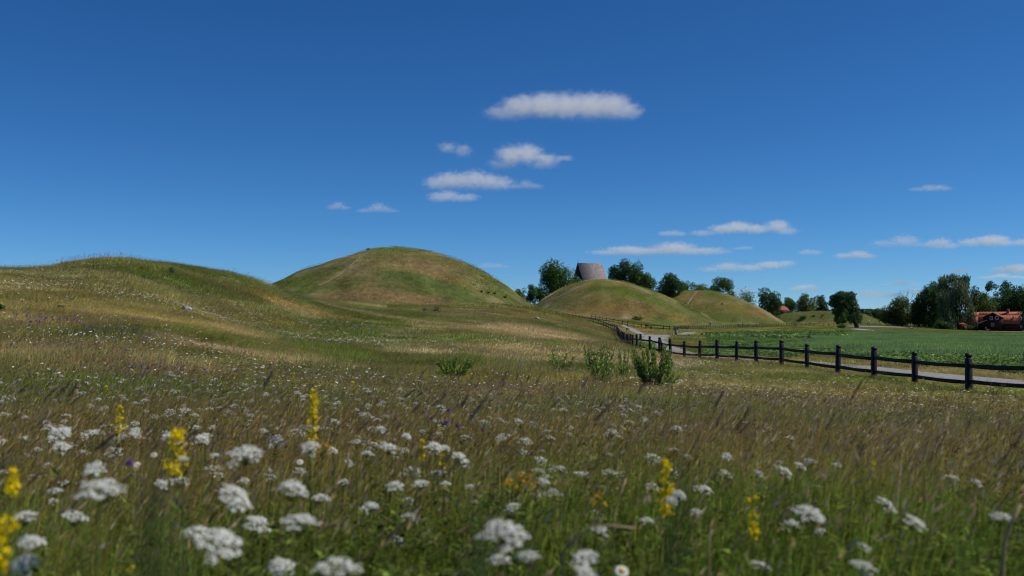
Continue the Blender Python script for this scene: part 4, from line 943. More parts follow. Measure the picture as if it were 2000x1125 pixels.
    r3 = MB(); slab(r3, (-.9, 1.9), (1.0, br - .3), ax0 - .5, -.42); slab(r3, (1.0, br - .3), (W_h / 2, ri - .1), ax0 + .6, -.42); slab(r3, (W_h / 2, ri - .1), (W_h + .6, 2.0), ax0 + .2, -.42); r3.build('annex_roof', M_tile, root)
    # white edge of a lean-to between annex and wing, built as a tube
    a, b = P(1913, 636), P(1929, 625)
    m = MB(); m.tube([(a[0] - .3, -2.4, b[1] - 2.9), (a[0], -2.4, a[1] + .9), (b[0], -1.9, b[1])], [.12, .13, .1], 6); m.build('lean_to_edge', M_white, root)
    m = MB(); cx, cz = P(1960.7, 612); m.box((cx, W_h / 2 - .6, ri + .1), (.85, .7, 2.2)); m.box((cx, W_h / 2 - .6, ri + 1.25), (1.0, .85, .16)); m.build('chimney', M_brick, roof)
house()
def barn():
    D = 436; x0 = at(1520, 605, D)[0]; gz = h1(x0 + 2, D); zt = at(1520, 597, D)[2] - gz; ze = at(1520, 608, D)[2] - gz
    root = empty('red_barn', (x0, D, gz)); tag(root, 'small barn with a bright red roof between two trees', 'barn'); L_ = 5.3
    m = MB(); m.prism([(0, -.5), (L_ - .5, -.5), (L_ - .5, ze + .1), (0, ze + .1)], .4, 5); m.build('wall', M_clad, root)
    r = MB(); V = [(-.2, 0, ze), (L_, 0, ze), (L_ * .88, 1.4, zt * .55 + ze * .45), (L_ * .64, 2.7, zt), (-.2, 2.7, zt), (-.2, 1.4, zt * .45 + ze * .55), (L_, 5.4, ze), (-.2, 5.4, ze)]
    r.add(V, [(0, 1, 2, 5), (5, 2, 3, 4), (4, 3, 6, 7), (1, 6, 3), (1, 3, 2), (0, 7, 6, 1)]); r.build('roof', mat_noise('red_sheet', (.19, .045, .04), (.26, .065, .05), 3, .7), root)
barn()
def shed():
    D = 386; x0, y0, z0 = wpos(1879, D); root = empty('garden_shed', (x0, y0, z0)); tag(root, 'small orange-red shed with a dark door under the birch', 'shed')
    m = MB(); m.box((0, 0, 1.0), (2.3, 2, 2.1)); m.build('wall', M_falul, root)
    m = MB(); m.prism([(-1.35, 2.0), (1.35, 2.0), (1.35, 2.1), (0, 2.75), (-1.35, 2.1)], -1.2, 1.2); m.build('roof', M_tile, root)
    m = MB(); m.box((.3, -1.03, .92), (.85, .06, 1.8)); m.build('door', M_clad, root)
shed()
# ------------------------------------------------------------ small furniture
def info_board():
    x, y, z = wpos(1266, 203); root = empty('information_board', (x, y, z)); tag(root, 'dark slanted information board by the fence on the grass island', 'board')
    m = MB(); m.add([(-.62, -.15, .62), (.62, -.15, .62), (.62, .18, 1.0), (-.62, .18, 1.0), (-.62, -.12, .56), (.62, -.12, .56), (.62, .21, .94), (-.62, .21, .94)], [(0, 1, 2, 3), (7, 6, 5, 4), (0, 4, 5, 1), (1, 5, 6, 2), (2, 6, 7, 3), (3, 7, 4, 0)]); m.build('panel', M_clad, root)
    for s in (-1, 1): m = MB(); m.box((s * .5, .05, .33), (.1, .1, .75)); m.build('leg', M_tar, root)
info_board()
def green_sign():
    x, y, z = wpos(1226, 150); z += .0; root = empty('green_sign', (x, y, z)); tag(root, 'small low green and white sign left of the branching footpath', 'sign')
    M_gs = mat_noise('green_enamel', (.02, .13, .10), (.03, .16, .12), 2, .5)
    m = MB(); m.box((0, 0, .52), (.52, .05, .16)); m.build('panel', M_gs, root)
    m = MB(); m.box((0, 0, .37), (.48, .05, .13)); m.build('lower_panel', M_greyw, root)
    for s in (-1, 1): m = MB(); m.box((s * .2, .04, .14), (.04, .03, .5)); m.build('leg', M_tar, root)
green_sign()
def bin_():
    x, y, z = wpos(1320, 153); root = empty('litter_bin', (x, y, z)); tag(root, 'grey upright litter bin at the edge of the gravel path', 'bin')
    m = MB(); m.tube([(0, 0, 0), (0, 0, .75)], [.2, .22], 14); m.build('body', M_greyw, root)
    m = MB(); m.tube([(0, 0, .755), (0, 0, .8), (0, 0, .86)], [.25, .24, .1], 14); m.build('lid', M_tar, root)
bin_()
def signpost():
    x, y, z = wpos(1697.5, 366); root = empty('signpost', (x, y, z)); tag(root, 'thin post with a small pale head beside the asphalt road', 'signpost')
    m = MB(); m.tube([(0, 0, -.1), (0, 0, 2.0)], [.06, .05], 8); m.build('pole', M_tar, root)
    m = MB(); m.box((0, -.06, 2.05), (.5, .05, .35)); m.build('sign_plate', M_white, root)
signpost()
m = MB(); x, y, z = wpos(1990, 383); m.box((0, 0, .5), (6.6, .35, .22)); m.box((-3.1, 0, .2), (.25, .3, .4)); m.box((0, 0, .2), (.25, .3, .4)); m.box((3.1, 0, .2), (.25, .3, .4)); o = m.build('low_rail', M_greyw, None, (x, y, z)); tag(o, 'low grey rail on the gravel yard at the right edge', 'rail')
# tall tuft beside the path
M_tuft = mat_leaf('tuft_blade', (.11, .16, .07), .45)
def tuft(px, D, w, h, label, seed, n=2600):
    x, y, z = wpos(px, D); s = w * D / F / 2; r = np.random.default_rng(seed)
    a = r.uniform(0, 6.28, n); q = s * np.sqrt(r.random(n)); xx = q * np.cos(a); yy = q * np.sin(a) * .8
    zz = hgt(x + xx, y + yy) - z
    hh = h * D / F * r.uniform(.5, 1.05, n) * (1 - .55 * (q / s) ** 2); th = np.where(r.random(n) < .6, np.arctan2(yy, xx), r.uniform(-1, 1, n))
    V, Fq, ow, tip, td = ribbons(np.stack([xx, yy, zz], 1), np.stack([np.cos(th), np.sin(th)], 1), hh, np.full(n, .0006 * D), np.abs(r.normal(.4, .3, n)), 3)
    me = mesh_np('grass_tuft', V, Fq); vcol(me, (r.lognormal(0, .3, (n, 1)) * np.ones(3))[ow]); o = link('grass_tuft', me, M_tuft); tag(o, label, 'grass tuft')
tuft(1333, 84, 46, 26, 'big blue-green grass tuft at the bend of the gravel path', 1, 5000)
tuft(1372, 92, 40, 16, 'lower grass tuft right of the big path tuft', 2, 3000)
tuft(1203, 66, 10, 22, 'narrow green tuft left of where the fence turns', 3, 900)

# ------------------------------------------------------------ people
M_skin = mat_noise('skin', (.45, .27, .19), (.52, .32, .23), 5, .6); M_hair = mat_noise('hair', (.05, .03, .015), (.12, .08, .04), 30, .7)
CL = {k: mat_noise('cloth_' + k, tuple(np.array(c) * .9), c, 20, .9) for k, c in {'white': (.72, .72, .74), 'navy': (.02, .025, .05), 'grey': (.12, .12, .13), 'pink': (.42, .25, .26), 'blue': (.10, .14, .30), 'dark': (.02, .02, .02)}.items()}
def skin_mesh(V, E, Rd, mat, name, parent):
    me = bpy.data.meshes.new(name); me.from_pydata([tuple(v) for v in V], E, []); o = bpy.data.objects.new(name, me); col.objects.link(o); o.parent = parent; me.materials.append(mat)
    md = o.modifiers.new('skin', 'SKIN'); me.skin_vertices.new() if not me.skin_vertices else None
    for i, rd in enumerate(Rd): me.skin_vertices[0].data[i].radius = rd if isinstance(rd, tuple) else (rd, rd)
    me.skin_vertices[0].data[0].use_root = True
    o.modifiers.new('sub', 'SUBSURF').levels = 1; o.modifiers['sub'].render_levels = 1
    for p in me.polygons: p.use_smooth = True
    return o
def person(x, y, z, rz, label, shirt, trousers, pose='walk', H=1.72, skirt=False):
    root = empty('person', (x, y, z), rz); tag(root, label, 'person', 'visitors in the distance'); s = H / 1.72
    if pose == 'walk':
        hip = (0, 0, .92); kn = [(.1, .18, .50), (-.1, -.05, .48)]; an = [(.1, .28, .08), (-.1, -.35, .14)]; toe = [(.1, .44, .03), (-.1, -.24, .04)]
        hd = [(.27, -.2, .84), (-.27, .22, .88)]; el = [(.27, -.12, 1.08), (-.27, .05, 1.08)]; up = 0
    elif pose == 'stand':
        hip = (0, 0, .92); kn = [(.1, .03, .50), (-.1, .02, .50)]; an = [(.11, 0, .08), (-.11, 0, .08)]; toe = [(.12, .17, .03), (-.12, .17, .03)]
        hd = [(.25, .12, .85), (-.2, .25, 1.1)]; el = [(.28, -.02, 1.1), (-.27, -.02, 1.08)]; up = 0
    else:
        hip = (0, 0, .14); kn = [(.14, .35, .42), (-.14, .35, .42)]; an = [(.13, .55, .08), (-.13, .6, .08)]; toe = [(.13, .72, .03), (-.13, .77, .03)]
        hd = [(.14, .34, .5), (-.14, .34, .5)]; el = [(.26, .1, .38), (-.26, .1, .38)]; up = -.78
    ch = (0, 0, 1.22 + up); nk = (0, .01, 1.46 + up); hdp = (0, .03, 1.60 + up)
    V = [hip, (0, 0, 1.08 + up), ch, nk, hdp, (0, .02, 1.68 + up)]; E = [(0, 1), (1, 2), (2, 3), (3, 4), (4, 5)]; Rd = [(.15, .11), (.13, .1), (.17, .11), .055, (.085, .1), .06]
    for i, sgn in enumerate((1, -1)):
        b = len(V); V += [(.09 * sgn, hip[1], hip[2] - .05), kn[i], an[i], toe[i]]; Rd += [.09, .06, .042, .035]; E += [(0, b), (b, b + 1), (b + 1, b + 2), (b + 2, b + 3)]
        b = len(V); V += [(.19 * sgn, 0, 1.38 + up), (el[i][0] * 1, el[i][1], el[i][2]), hd[i], (hd[i][0], hd[i][1] + .06, hd[i][2] - .07)]; Rd += [.055, .042, .03, .025]; E += [(2, b), (b, b + 1), (b + 1, b + 2), (b + 2, b + 3)]
        if False: pass
    V = [tuple(c * s for c in v) for v in V]
    skin_mesh(V, E, Rd, M_skin, 'body', root)
    V2 = [V[0], V[1], V[2], tuple(np.array(V[3]) * .97)]; E2 = [(0, 1), (1, 2), (2, 3)]; R2 = [(.17, .13), (.155, .125), (.19, .135), .075]
    for b in (10, 18):
        pass
    i1, i2 = 10, 18   # shoulder vertices
    for ii_ in (10, 18):
        k = len(V2); sh = V[ii_]; e_ = V[ii_ + 1]; V2 += [sh, tuple((np.array(sh) * .25 + np.array(e_) * .75))]; R2 += [.075, .06]; E2 += [(2, k), (k, k + 1)]
    skin_mesh(V2, E2, R2, CL[shirt], 'shirt', root)
    V3 = [V[0]]; R3 = [(.165, .125)]; E3 = []
    for b in (6, 14):
        k = len(V3); V3 += [V[b], V[b + 1], V[b + 2]]; R3 += [.105, .075, .06]; E3 += [(0, k), (k, k + 1), (k + 1, k + 2)]
    skin_mesh(V3, E3, R3, CL[trousers], 'trousers', root)
    skin_mesh([tuple(c * s for c in v) for v in [(0, -.03, 1.6 + up), (0, 0, 1.70 + up), (0, .04, 1.72 + up)]], [(0, 1), (1, 2)], [.085, .085, .05], M_hair, 'hair', root)
def pers(px, D, rz, *a, **k): x, y, z = wpos(px, D); person(x, y, z, R(rz), *a, **k)
pers(1387, 290, 60, 'lone walker in a pinkish top by the far fence', 'pink', 'dark')
pers(1443, 303, 80, 'walker in a white top at the left of the far group', 'white', 'dark')
pers(1450.5, 305, 70, 'walker dressed all in dark clothes beside the white top', 'navy', 'dark')
pers(1462, 312, 90, 'walker in white half hidden by the far fence', 'white', 'grey')
pers(1471, 307, 80, 'walker with a white top and dark trousers right of the middle of the far group', 'white', 'navy', 'stand')
pers(1478, 313, 95, 'rightmost walker of the far group in a pale top', 'white', 'grey')
pers(1924.5, 372, 180, 'person in blue standing before the red house', 'blue', 'grey', 'stand')
pers(1928, 370, 120, 'person in a white shirt sitting in front of the red house', 'white', 'blue', 'sit')
pers(1932, 371, 200, 'person in dark clothes sitting right of the white shirt', 'navy', 'dark', 'sit')
pers(1776, 362, 140, 'left person in a white top sitting on the lawn', 'white', 'dark', 'sit')
pers(1780.5, 362, 200, 'right person in a white top sitting on the lawn', 'white', 'dark', 'sit')
# ------------------------------------------------------------ flowers
M_petal = mat_leaf('white_petal', (.74, .75, .70), .3, use_shade=True)
M_yel = mat_leaf('yellow_petal', (.84, .66, .006), .35)
M_pur = mat_leaf('purple_petal', (.24, .09, .38), .35)
M_stem = mat_leaf('flower_stem', (.13, .17, .045), .2)
M_ox = mat_leaf('daisy_eye', (.75, .42, .02), .1)
def disc_flowers(C, Nn, r, k, rr, cup=.25):
    """small k-petalled florets at centres C facing Nn"""
    n = len(C); t = np.cross(Nn, rr.normal(size=(n, 3))); t /= np.linalg.norm(t, axis=1, keepdims=True); b = np.cross(Nn, t)
    V = [C]; a0 = rr.uniform(0, 6.28, n)
    for j in range(k * 2):
        a = a0 + math.pi * j / k; q = r * (1.0 if j % 2 == 0 else .62)
        V.append(C + (t * np.cos(a)[:, None] + b * np.sin(a)[:, None]) * np.asarray(q)[:, None] + Nn * (cup * r)[:, None])
    V = np.stack(V, 1).reshape(-1, 3); m = 2 * k + 1
    F_ = np.concatenate([np.stack([np.arange(n) * m, np.arange(n) * m + 1 + j, np.arange(n) * m + 1 + (j + 1) % (2 * k)], 1) for j in range(2 * k)])
    return V, F_
def umbel_mesh(seed, rad=.045, nclus=17, per=15, k=5):
    """flat-topped head made of clusters of little florets on rays"""
    r = np.random.default_rng(seed); C = []; Nn = []; m = MB()
    i = np.arange(nclus); rr_ = rad * np.sqrt((i + .5) / nclus) * r.uniform(.85, 1.12, nclus); a = i * 2.39996 + r.normal(0, .15, nclus)
    ex = r.uniform(.75, 1.15, 2)
    for q in range(nclus):
        c = np.array((rr_[q] * math.cos(a[q]) * ex[0], rr_[q] * math.sin(a[q]) * ex[1], -1.8 * rr_[q] ** 2 / rad * .25 + r.normal(0, .0022)))
        s = rad * r.uniform(.22, .32)
        p = r.normal(size=(per, 3)); p[:, 2] = np.abs(p[:, 2]); p /= np.linalg.norm(p, axis=1, keepdims=True)
        C.append(c + p * (s, s, s * .45)); Nn.append(p * .5 + (0, 0, .8))
        m.tube([(0, 0, -rad * 1.1), tuple(c - (0, 0, .001))], [.0011, .0009], 3, False)
    C = np.concatenate(C); Nn = np.concatenate(Nn); Nn /= np.linalg.norm(Nn, axis=1, keepdims=True); n = len(C)
    V, F_ = disc_flowers(C, Nn, rad * .085 * r.uniform(.7, 1.3, n), k, r)
    me = mesh_np('flower_head', V, F_); cc = r.uniform(.78, 1.05, (n, 1)) * np.ones(3); cc[r.random(n) < .05] = (.75, .68, .5)
    vcol(me, np.repeat(cc, 2 * k + 1, 0)); me.materials.append(M_petal)
    rays = m.mesh('rays'); vcol(rays, np.ones((len(rays.vertices), 3))); rays.materials.append(M_stem)
    return me, rays
def stem_mesh(h, seed, leaves=7, r0=.0022):
    r = np.random.default_rng(seed); m = MB(); bx, by = r.normal(0, .03, 2)
    pts = [(bx * (1 - t) ** 1.5 * 2 * (1 - t), by * 2 * (1 - t), -h * (1 - t) - .03 * (1 - t)) for t in np.linspace(0, 1, 6)]
    pts = [(p[0] * 1.0, p[1], p[2]) for p in pts]
    m.tube(pts, [r0 * 1.4, r0 * 1.3, r0 * 1.2, r0, r0 * .9, r0 * .8], 5, False)
    for i in range(leaves):
        t = r.uniform(.1, .8); a = r.uniform(0, 6.28); k = t * 5; j = int(k); p = np.array(pts[j]) * (1 - (k - j)) + np.array(pts[j + 1]) * (k - j)
        d = np.array((math.cos(a), math.sin(a), .7)); L_ = r.uniform(.03, .08); w_ = np.array((-math.sin(a), math.cos(a), 0)) * L_ * .12
        m.add([p, p + d * L_ * .5 + w_, p + d * L_, p + d * L_ * .5 - w_], [(0, 1, 2, 3)])
    me = m.mesh('stem'); vcol(me, np.ones((len(me.vertices), 3)) * r.uniform(.7, 1.2)); me.materials.append(M_stem); return me
UM = [umbel_mesh(s) for s in range(8)]
UML = [umbel_mesh(s + 50, nclus=12, per=7, k=4) for s in range(5)]      # lighter ones for plants farther off
ST = [stem_mesh(.6, s) for s in range(6)]
def yarrow(p, size, label, group, i, tilt=(0, 0), big=True):
    gz = h1(p[0], p[1]); hh = p[2] - gz
    root = empty('yarrow', (p[0], p[1], gz)); tag(root, label, 'flower', group)
    um, ry = (UM if big else UML)[i % (8 if big else 5)]; s = size / .09
    hd = link('flower_head', um, None, root, (0, 0, hh)); hd.rotation_mode = 'ZXY'; hd.rotation_euler = (tilt[0], tilt[1], i * 1.7); hd.scale = (s, s, s)
    rr2 = link('rays', ry, None, hd)
    st = link('stem', ST[i % 6], None, root, (0, 0, hh - .048 * s)); st.scale = (1, 1, max(hh, .1) / .6 * .93); st.rotation_euler = (0, 0, i * 2.1)
    return root
GB = 'large white umbels close to the camera'
HAND = [(195, 945, 84, 'large blurred white umbel at the left, the biggest left of the tall yellow spike', 2.1), (183, 910, 48, 'white umbel just above the largest left umbel', 3.0), (480, 880, 62, 'lone round white umbel right of the fat yellow spike', 2.7),
 (573, 946, 64, 'white umbel above the clustered umbel right of centre-left, highest of that pair', 2.6), (464, 966, 66, 'slanting white umbel between the fat yellow spike and its right neighbour umbels', 2.5), (585, 1010, 72, 'broad white umbel with a raised middle below the highest of its pair', 2.3),
 (503, 1016, 50, 'small white umbel left of the umbel with a raised middle', 2.9), (385, 1032, 56, 'pale round white umbel left of the wide double umbel near the bottom', 2.6), (432, 1053, 88, 'wide double white umbel near the bottom at the left third', 1.95), (62, 1053, 48, 'white umbel near the left edge above the corner umbel', 2.4),
 (44, 1100, 56, 'white umbel in the bottom left corner', 2.1), (548, 1102, 50, 'white umbel at the bottom edge left of the loose round one', 2.5), (660, 1098, 76, 'loose large round white umbel at the bottom edge', 2.0), (50, 1002, 48, 'flat white umbel by the left yellow spikes', 2.8), (985, 1032, 88, 'largest white umbel, at the bottom centre', 1.95),
 (1030, 1080, 52, 'flat white umbel right below the largest one', 2.3), (977, 1087, 44, 'thin white umbel seen edge-on left below the largest one', 2.4), (1143, 1083, 54, 'loose white umbel at the bottom between centre and yellow spike', 2.3), (1145, 1118, 46, 'white umbel cut by the bottom edge under the loose one', 2.2),
 (1172, 1030, 36, 'drooping white umbel with a dry stalk beside it', 2.9), (1001, 986, 30, 'small flat white umbel above the largest umbel', 3.6), (1163, 997, 20, 'tiny flat white umbel left of the small slanting yellow spike', 4.2), (1262, 1013, 30, 'pale flat white umbel under the tall narrow yellow spike', 3.3), (1327, 963, 32, 'white umbel touching the tall narrow yellow spike on its right', 3.6),
 (1312, 975, 24, 'white umbel in front of the tall narrow yellow spike', 3.1), (1360, 997, 28, 'flat white umbel right of the tall narrow yellow spike', 3.6), (1382, 953, 28, 'small tilted white umbel above the loose right-hand yellow spike', 4.0), (1583, 997, 60, 'wide double white umbel right of the loose yellow spike', 2.6), (1733, 980, 38, 'white umbel left above the slanting long one', 3.1), (1791, 1015, 48, 'long slanting white umbel on the right side', 2.7),
 (1546, 1018, 32, 'pale edge-on white umbel left of the wide double one', 3.2), (1600, 1034, 30, 'flat white umbel just below the wide double one', 3.3), (1688, 1100, 52, 'curved white umbel at the bottom right', 2.2), (1484, 1099, 36, 'small white umbel low on the right between the spikes', 2.8), (1690, 1066, 32, 'small white umbel above the curved one', 3.1), (1955, 1004, 40, 'white umbel near the right edge by the bent dry stalk', 2.9), (1533, 916, 30, 'steeply tilted white umbel in the brown grass at the right', 3.6), (1484, 922, 22, 'upright small white umbel left of the steeply tilted one', 4.0), (1566, 908, 24, 'small white umbel right of the steeply tilted one', 4.2), (1607, 926, 20, 'tiny white umbel alone in the brown grass at the right', 4.6),
 (1420, 890, 22, 'small white umbel above the right-hand yellow spike', 4.8), (1635, 905, 22, 'tiny white pair of umbels left of the dim yellow spike', 4.8), (1860, 930, 28, 'pale white umbel at the far right of the brown grass', 4.2), (1910, 940, 26, 'slanting pale umbel nearest the right edge in the brown grass', 4.2), (1535, 1092 - 60, 20, 'small dull umbel between the spikes low on the right', 3.6), (1835, 1092, 14, 'little round white flower low at the right', 3.6),
 (118, 842, 42, 'spreading white umbel high at the left', 3.8), (120, 868, 36, 'white umbel under the spreading one at the left', 4.0), (182, 843, 20, 'small flat white umbel below the thin yellow spike', 4.6), (264, 842, 26, 'little white umbel between the thin spike and the fat spike', 4.4), (328, 849, 22, 'small white umbel touching the top of the fat yellow spike', 4.2), (393, 853, 36, 'loose white umbel right of the fat yellow spike top', 4.0), (357, 893, 24, 'white umbel in front of the fat yellow spike', 2.9), (420, 887, 22, 'small white umbel in the gap before the lone round umbel', 4.2), (317, 942, 26, 'small tilted white umbel below the fat yellow spike', 3.6),
 (108, 955, 32, 'low white umbel left of the biggest left umbel', 3.6), (125, 940, 22, 'tiny white umbel above the low one at the left', 4.2), (150, 1003, 50, 'greenish white umbel group under the biggest left umbel', 3.0), (606, 869, 38, 'white umbel at the foot of the tallest yellow spike', 3.4), (540, 856, 34, 'loose white umbel left of the tallest yellow spike', 4.2), (629, 969, 30, 'small flat white umbel right of the highest umbel of the pair', 3.4), (480, 936, 18, 'tiny white umbel above the slanting one', 4.4), (671, 938, 26, 'small flat white umbel between two yellow spots', 4.0), (725, 983, 34, 'flat white umbel left of the centre', 3.4), (772, 945, 34, 'ragged white umbel left of the centre in green grass', 3.5), (823, 940, 32, 'flat narrow white umbel near the centre', 3.6), (780, 1053, 24, 'little slanting white umbel at the lower centre', 3.6), (760, 870, 36, 'ragged white umbel pair in the middle distance left of centre', 4.0), (850, 868, 32, 'white umbel above the thin central yellow spikes', 4.0), (902, 890, 34, 'tilted white umbel right of the thin central yellow spikes', 3.7), (865, 872, 28, 'upper white umbel next to the thin central yellow spikes', 4.2), (795, 850, 20, 'small white umbel over the ragged pair', 4.8), (745, 836, 20, 'smallest white umbel standing above the ragged pair', 5.2), (1060, 937, 32, 'flat white umbel right of the orange-yellow flowers', 3.7), (868, 942, 22, 'small white umbel left of the orange-yellow flowers', 4.2), (717, 882, 24, 'small white umbel left of the ragged pair', 4.4), (650, 876, 22, 'tiny white umbel right of the tallest yellow spike foot', 4.6)]
NUM = 0; hand_xy = []
for px, py, wpx, lb, D in HAND:
    p = at(px, py, D); tl = (random.uniform(-.35, .25), random.uniform(.0, .35)); 
    if 'edge-on' in lb or 'flat' in lb: tl = (random.uniform(.05, .25), random.uniform(-.15, .15))
    elif 'tilt' in lb or 'slant' in lb: tl = (.3, .5)
    else: tl = (tl[0] + .4, tl[1])
    yarrow(p, wpx * D / F, lb, GB, NUM, tl); NUM += 1; hand_xy.append(p[:2])
# the loose crowd: nearest 220 as plants of their own, the rest as one mass
def density(x, y):
    d = np.clip((fbm(x / 3.0, y / 5.0, 111, 3) - .36) * 3.2, 0, 1) ** 1.3
    d = d * np.interp(y, [2, 5, 9, 16, 25, 40, 90, 160], [.9, 1.0, .55, .35, .8, 1.0, .8, .15])
    for px, py, rx, ry, s in [(1500, 760, 300, 30, 1.6), (1750, 745, 200, 20, 1.2), (100, 672, 160, 10, 1.2), (620, 628, 110, 14, 2.4), (800, 665, 120, 12, 1.6), (450, 625, 120, 10, 1.2), (1290, 710, 120, 14, .8), (300, 540, 180, 22, .9), (560, 580, 150, 10, .8), (900, 860, 500, 40, .6)]:
        D0 = BWc[(px, py)]
        d = d + s * np.exp(-(((x - D0[0]) / D0[2]) ** 2 + ((y - D0[1]) / D0[3]) ** 2)) * (.5 + fbm(x / 1.5, y / 2, 113, 2))
    d = d * np.where((x > 7.5 + .0 * y) & (y > 24), .0, 1) if False else d
    return d
BWc = {}
for px, py, rx, ry in [(1500, 760, 300, 30), (1750, 745, 200, 20), (100, 672, 160, 10), (620, 628, 110, 14), (800, 665, 120, 12), (450, 625, 120, 10), (1290, 710, 120, 14), (300, 540, 180, 22), (560, 580, 150, 10), (900, 860, 500, 40)]:
    x, y = hit(px, py, 3, 160); ya = hit(px, py - ry, 3, 160)[1]; yb = hit(px, py + ry, 3, 160)[1]
    BWc[(px, py)] = (x, y, rx * y / F, max(min((ya - yb) / 2, y * .4), .6 + y * .09))
def fl_sample(n, y0, y1, dens, seed=0, pw=0):
    x, y = sample(n, y0, y1, pw=pw); k = (rng.random(n) < dens(x, y) * .6) & ~on_path(x, y, .3) & (zone(x, y) == 0)
    return x[k], y[k]
x, y = fl_sample(1500, 3.6, 8.5, density, pw=1)
x = x[:175]; y = y[:175]
for i in range(len(x)):
    zz = h1(x[i], y[i]) + random.uniform(.34, .56)
    yarrow((x[i], y[i], zz), random.uniform(.035, .075), 'small white yarrow in the loose crowd of flowers behind the large near umbels', 'white yarrow crowd of the foreground', i, (random.uniform(0, .4), random.uniform(-.1, .4)), False)
def merge_head(um, ry, hz, name):
    """a light umbel with its stem as one small mesh for the mass"""
    V = np.empty(len(um.vertices) * 3); um.vertices.foreach_get('co', V); V = V.reshape(-1, 3); f = np.empty(len(um.polygons) * 3, int); um.loops.foreach_get('vertex_index', f); f = f.reshape(-1, 3)
    st = np.array([(-.0035, 0, -hz), (.0035, 0, -hz), (.002, 0, 0), (-.002, 0, 0)])
    me = mesh_np(name, np.concatenate([V, st]), [f, np.array([[0, 1, 2, 3]]) + len(V)])
    vcol(me, np.concatenate([np.ones((len(V), 3)) * .97, np.ones((4, 3))])); me.materials.append(M_petal); me.materials.append(M_stem)
    mi = np.zeros(len(f) + 1, np.int32); mi[-1] = 1; me.polygons.foreach_set('material_index', mi); return me
def dome_head(seed, r0=.032, k=7):
    r = np.random.default_rng(seed); V = []; F_ = []
    for q in range(k):
        a = q * 2.4; d = r0 * math.sqrt((q + .3) / k); c = np.array((math.cos(a) * d, math.sin(a) * d, -d * d * 4 + r.normal(0, .002))); s = r0 * .42
        ring = [c + (math.cos(t) * s, math.sin(t) * s, -.003) for t in np.linspace(0, 2 * math.pi, 6, endpoint=False)] + [c + (0, 0, .005)]
        b = len(V); V += ring; F_ += [(b + j, b + (j + 1) % 6, b + 6) for j in range(6)]
    V = np.array(V); f = np.array(F_); st = np.array([(-.004, 0, -.35), (.004, 0, -.35), (.003, 0, 0), (-.003, 0, 0)])
    me = mesh_np('head', np.concatenate([V, st]), [f, np.array([[0, 1, 2, 3]]) + len(V)]); vcol(me, np.ones((len(V) + 4, 3))); me.materials.append(M_petal); me.materials.append(M_stem)
    mi = np.zeros(len(f) + 1, np.int32); mi[-1] = 1; me.polygons.foreach_set('material_index', mi); return me
def flower_mass(name, protos, x, y, hgt0, hgt1, s0, s1, label, tilt=.25, cat='flowers'):
    n = len(x); hs = np.array([rng.uniform(hgt0, hgt1, n)])[0] * np.interp(y, [5, 14, 35, 60], [1, .75, .75, .8]) * (1 - .5 * np.clip((x / y - .1) / .12, 0, 1) * (y > 9))
    P = np.stack([x, y, hgt(x, y) + hs], 1); s = rng.uniform(s0, s1, n)
    rot = np.stack([rng.uniform(0, tilt * 1.8, n), rng.normal(.15, tilt, n), rng.uniform(-.7, .7, n)], 1)
    scatter(name, protos, P, rot, np.stack([s, s, s], 1), rng.integers(0, len(protos), n), np.ones((n, 3)), label, cat)
HM = [merge_head(*UML[i], .4, 'mhead') for i in range(5)]
x, y = fl_sample(1900, 4.2, 14, density, pw=1); flower_mass('white_meadow_flowers', HM, x, y, .28, .48, .45, .85, 'scattered white flowers among the grass beyond the near crowd')
DH = [dome_head(i) for i in range(5)]
x, y = fl_sample(12000, 13, 45, density, pw=0); flower_mass('distant_white_flowers', DH, x, y, .14, .3, .35, .85, 'white specks of flowers over the middle meadow')
x, y = fl_sample(30000, 40, 150, density, pw=0); flower_mass('slope_white_flowers', DH, x, y, .1, .22, .4, .95, 'white specks of flowers over the rising slope')
# purple and yellow flecks
def colour_head(mat, r0, k, seed, spike=0):
    r = np.random.default_rng(seed); n = k; C = r.normal(0, r0 * .5, (n, 3)); 
    if spike: C = np.stack([r.normal(0, r0 * .35, n), r.normal(0, r0 * .35, n), -r.random(n) * spike], 1)
    Nn = r.normal(size=(n, 3)) + (0, 0, .6); Nn /= np.linalg.norm(Nn, axis=1, keepdims=True)
    V, F_ = disc_flowers(C, Nn, np.full(n, r0 * .5), 4, r); st = np.array([(-.003, 0, -.35), (.003, 0, -.35), (.002, 0, 0), (-.002, 0, 0)])
    me = mesh_np('head', np.concatenate([V, st]), [F_, np.array([[0, 1, 2, 3]]) + len(V)]); vcol(me, np.concatenate([np.repeat(r.lognormal(0, .2, (n, 1)) * np.ones(3), 9, 0), np.ones((4, 3))])); me.materials.append(mat); me.materials.append(M_stem)
    mi = np.zeros(len(F_) + 1, np.int32); mi[-1] = 1; me.polygons.foreach_set('material_index', mi); return me
PUR = [colour_head(M_pur, .028, 10, i) for i in range(3)]; YEL = [colour_head(M_yel, .02, 16, i + 9, .12) for i in range(4)]
def dens_blobs(L_):
    Q = []
    for px, py, rx, ry, s in L_:
        x, y = hit(px, py, 3, 160) if py > 520 and not (px > 560 and py < 600) else hit(px, py, 120, 400); Q.append((x, y, max(rx * y / F, .3), max(ry * 1.0 * y / F * 8, .5), s))
    def f(x, y):
        d = 0 * x
        for a, b, c, e, s in Q: d = d + s * np.exp(-(((x - a) / c) ** 2 + ((y - b) / e) ** 2))
        return d
    return f
x, y = fl_sample(60000, 6, 60, dens_blobs([(80, 640, 60, 8, .7), (170, 655, 60, 6, .3), (370, 688, 60, 5, .4), (330, 745, 120, 8, .12), (610, 740, 60, 8, .12)]), pw=0)
flower_mass('purple_meadow_flowers', PUR, x, y, .2, .4, .8, 1.5, 'dark purple flowers in the left meadow')
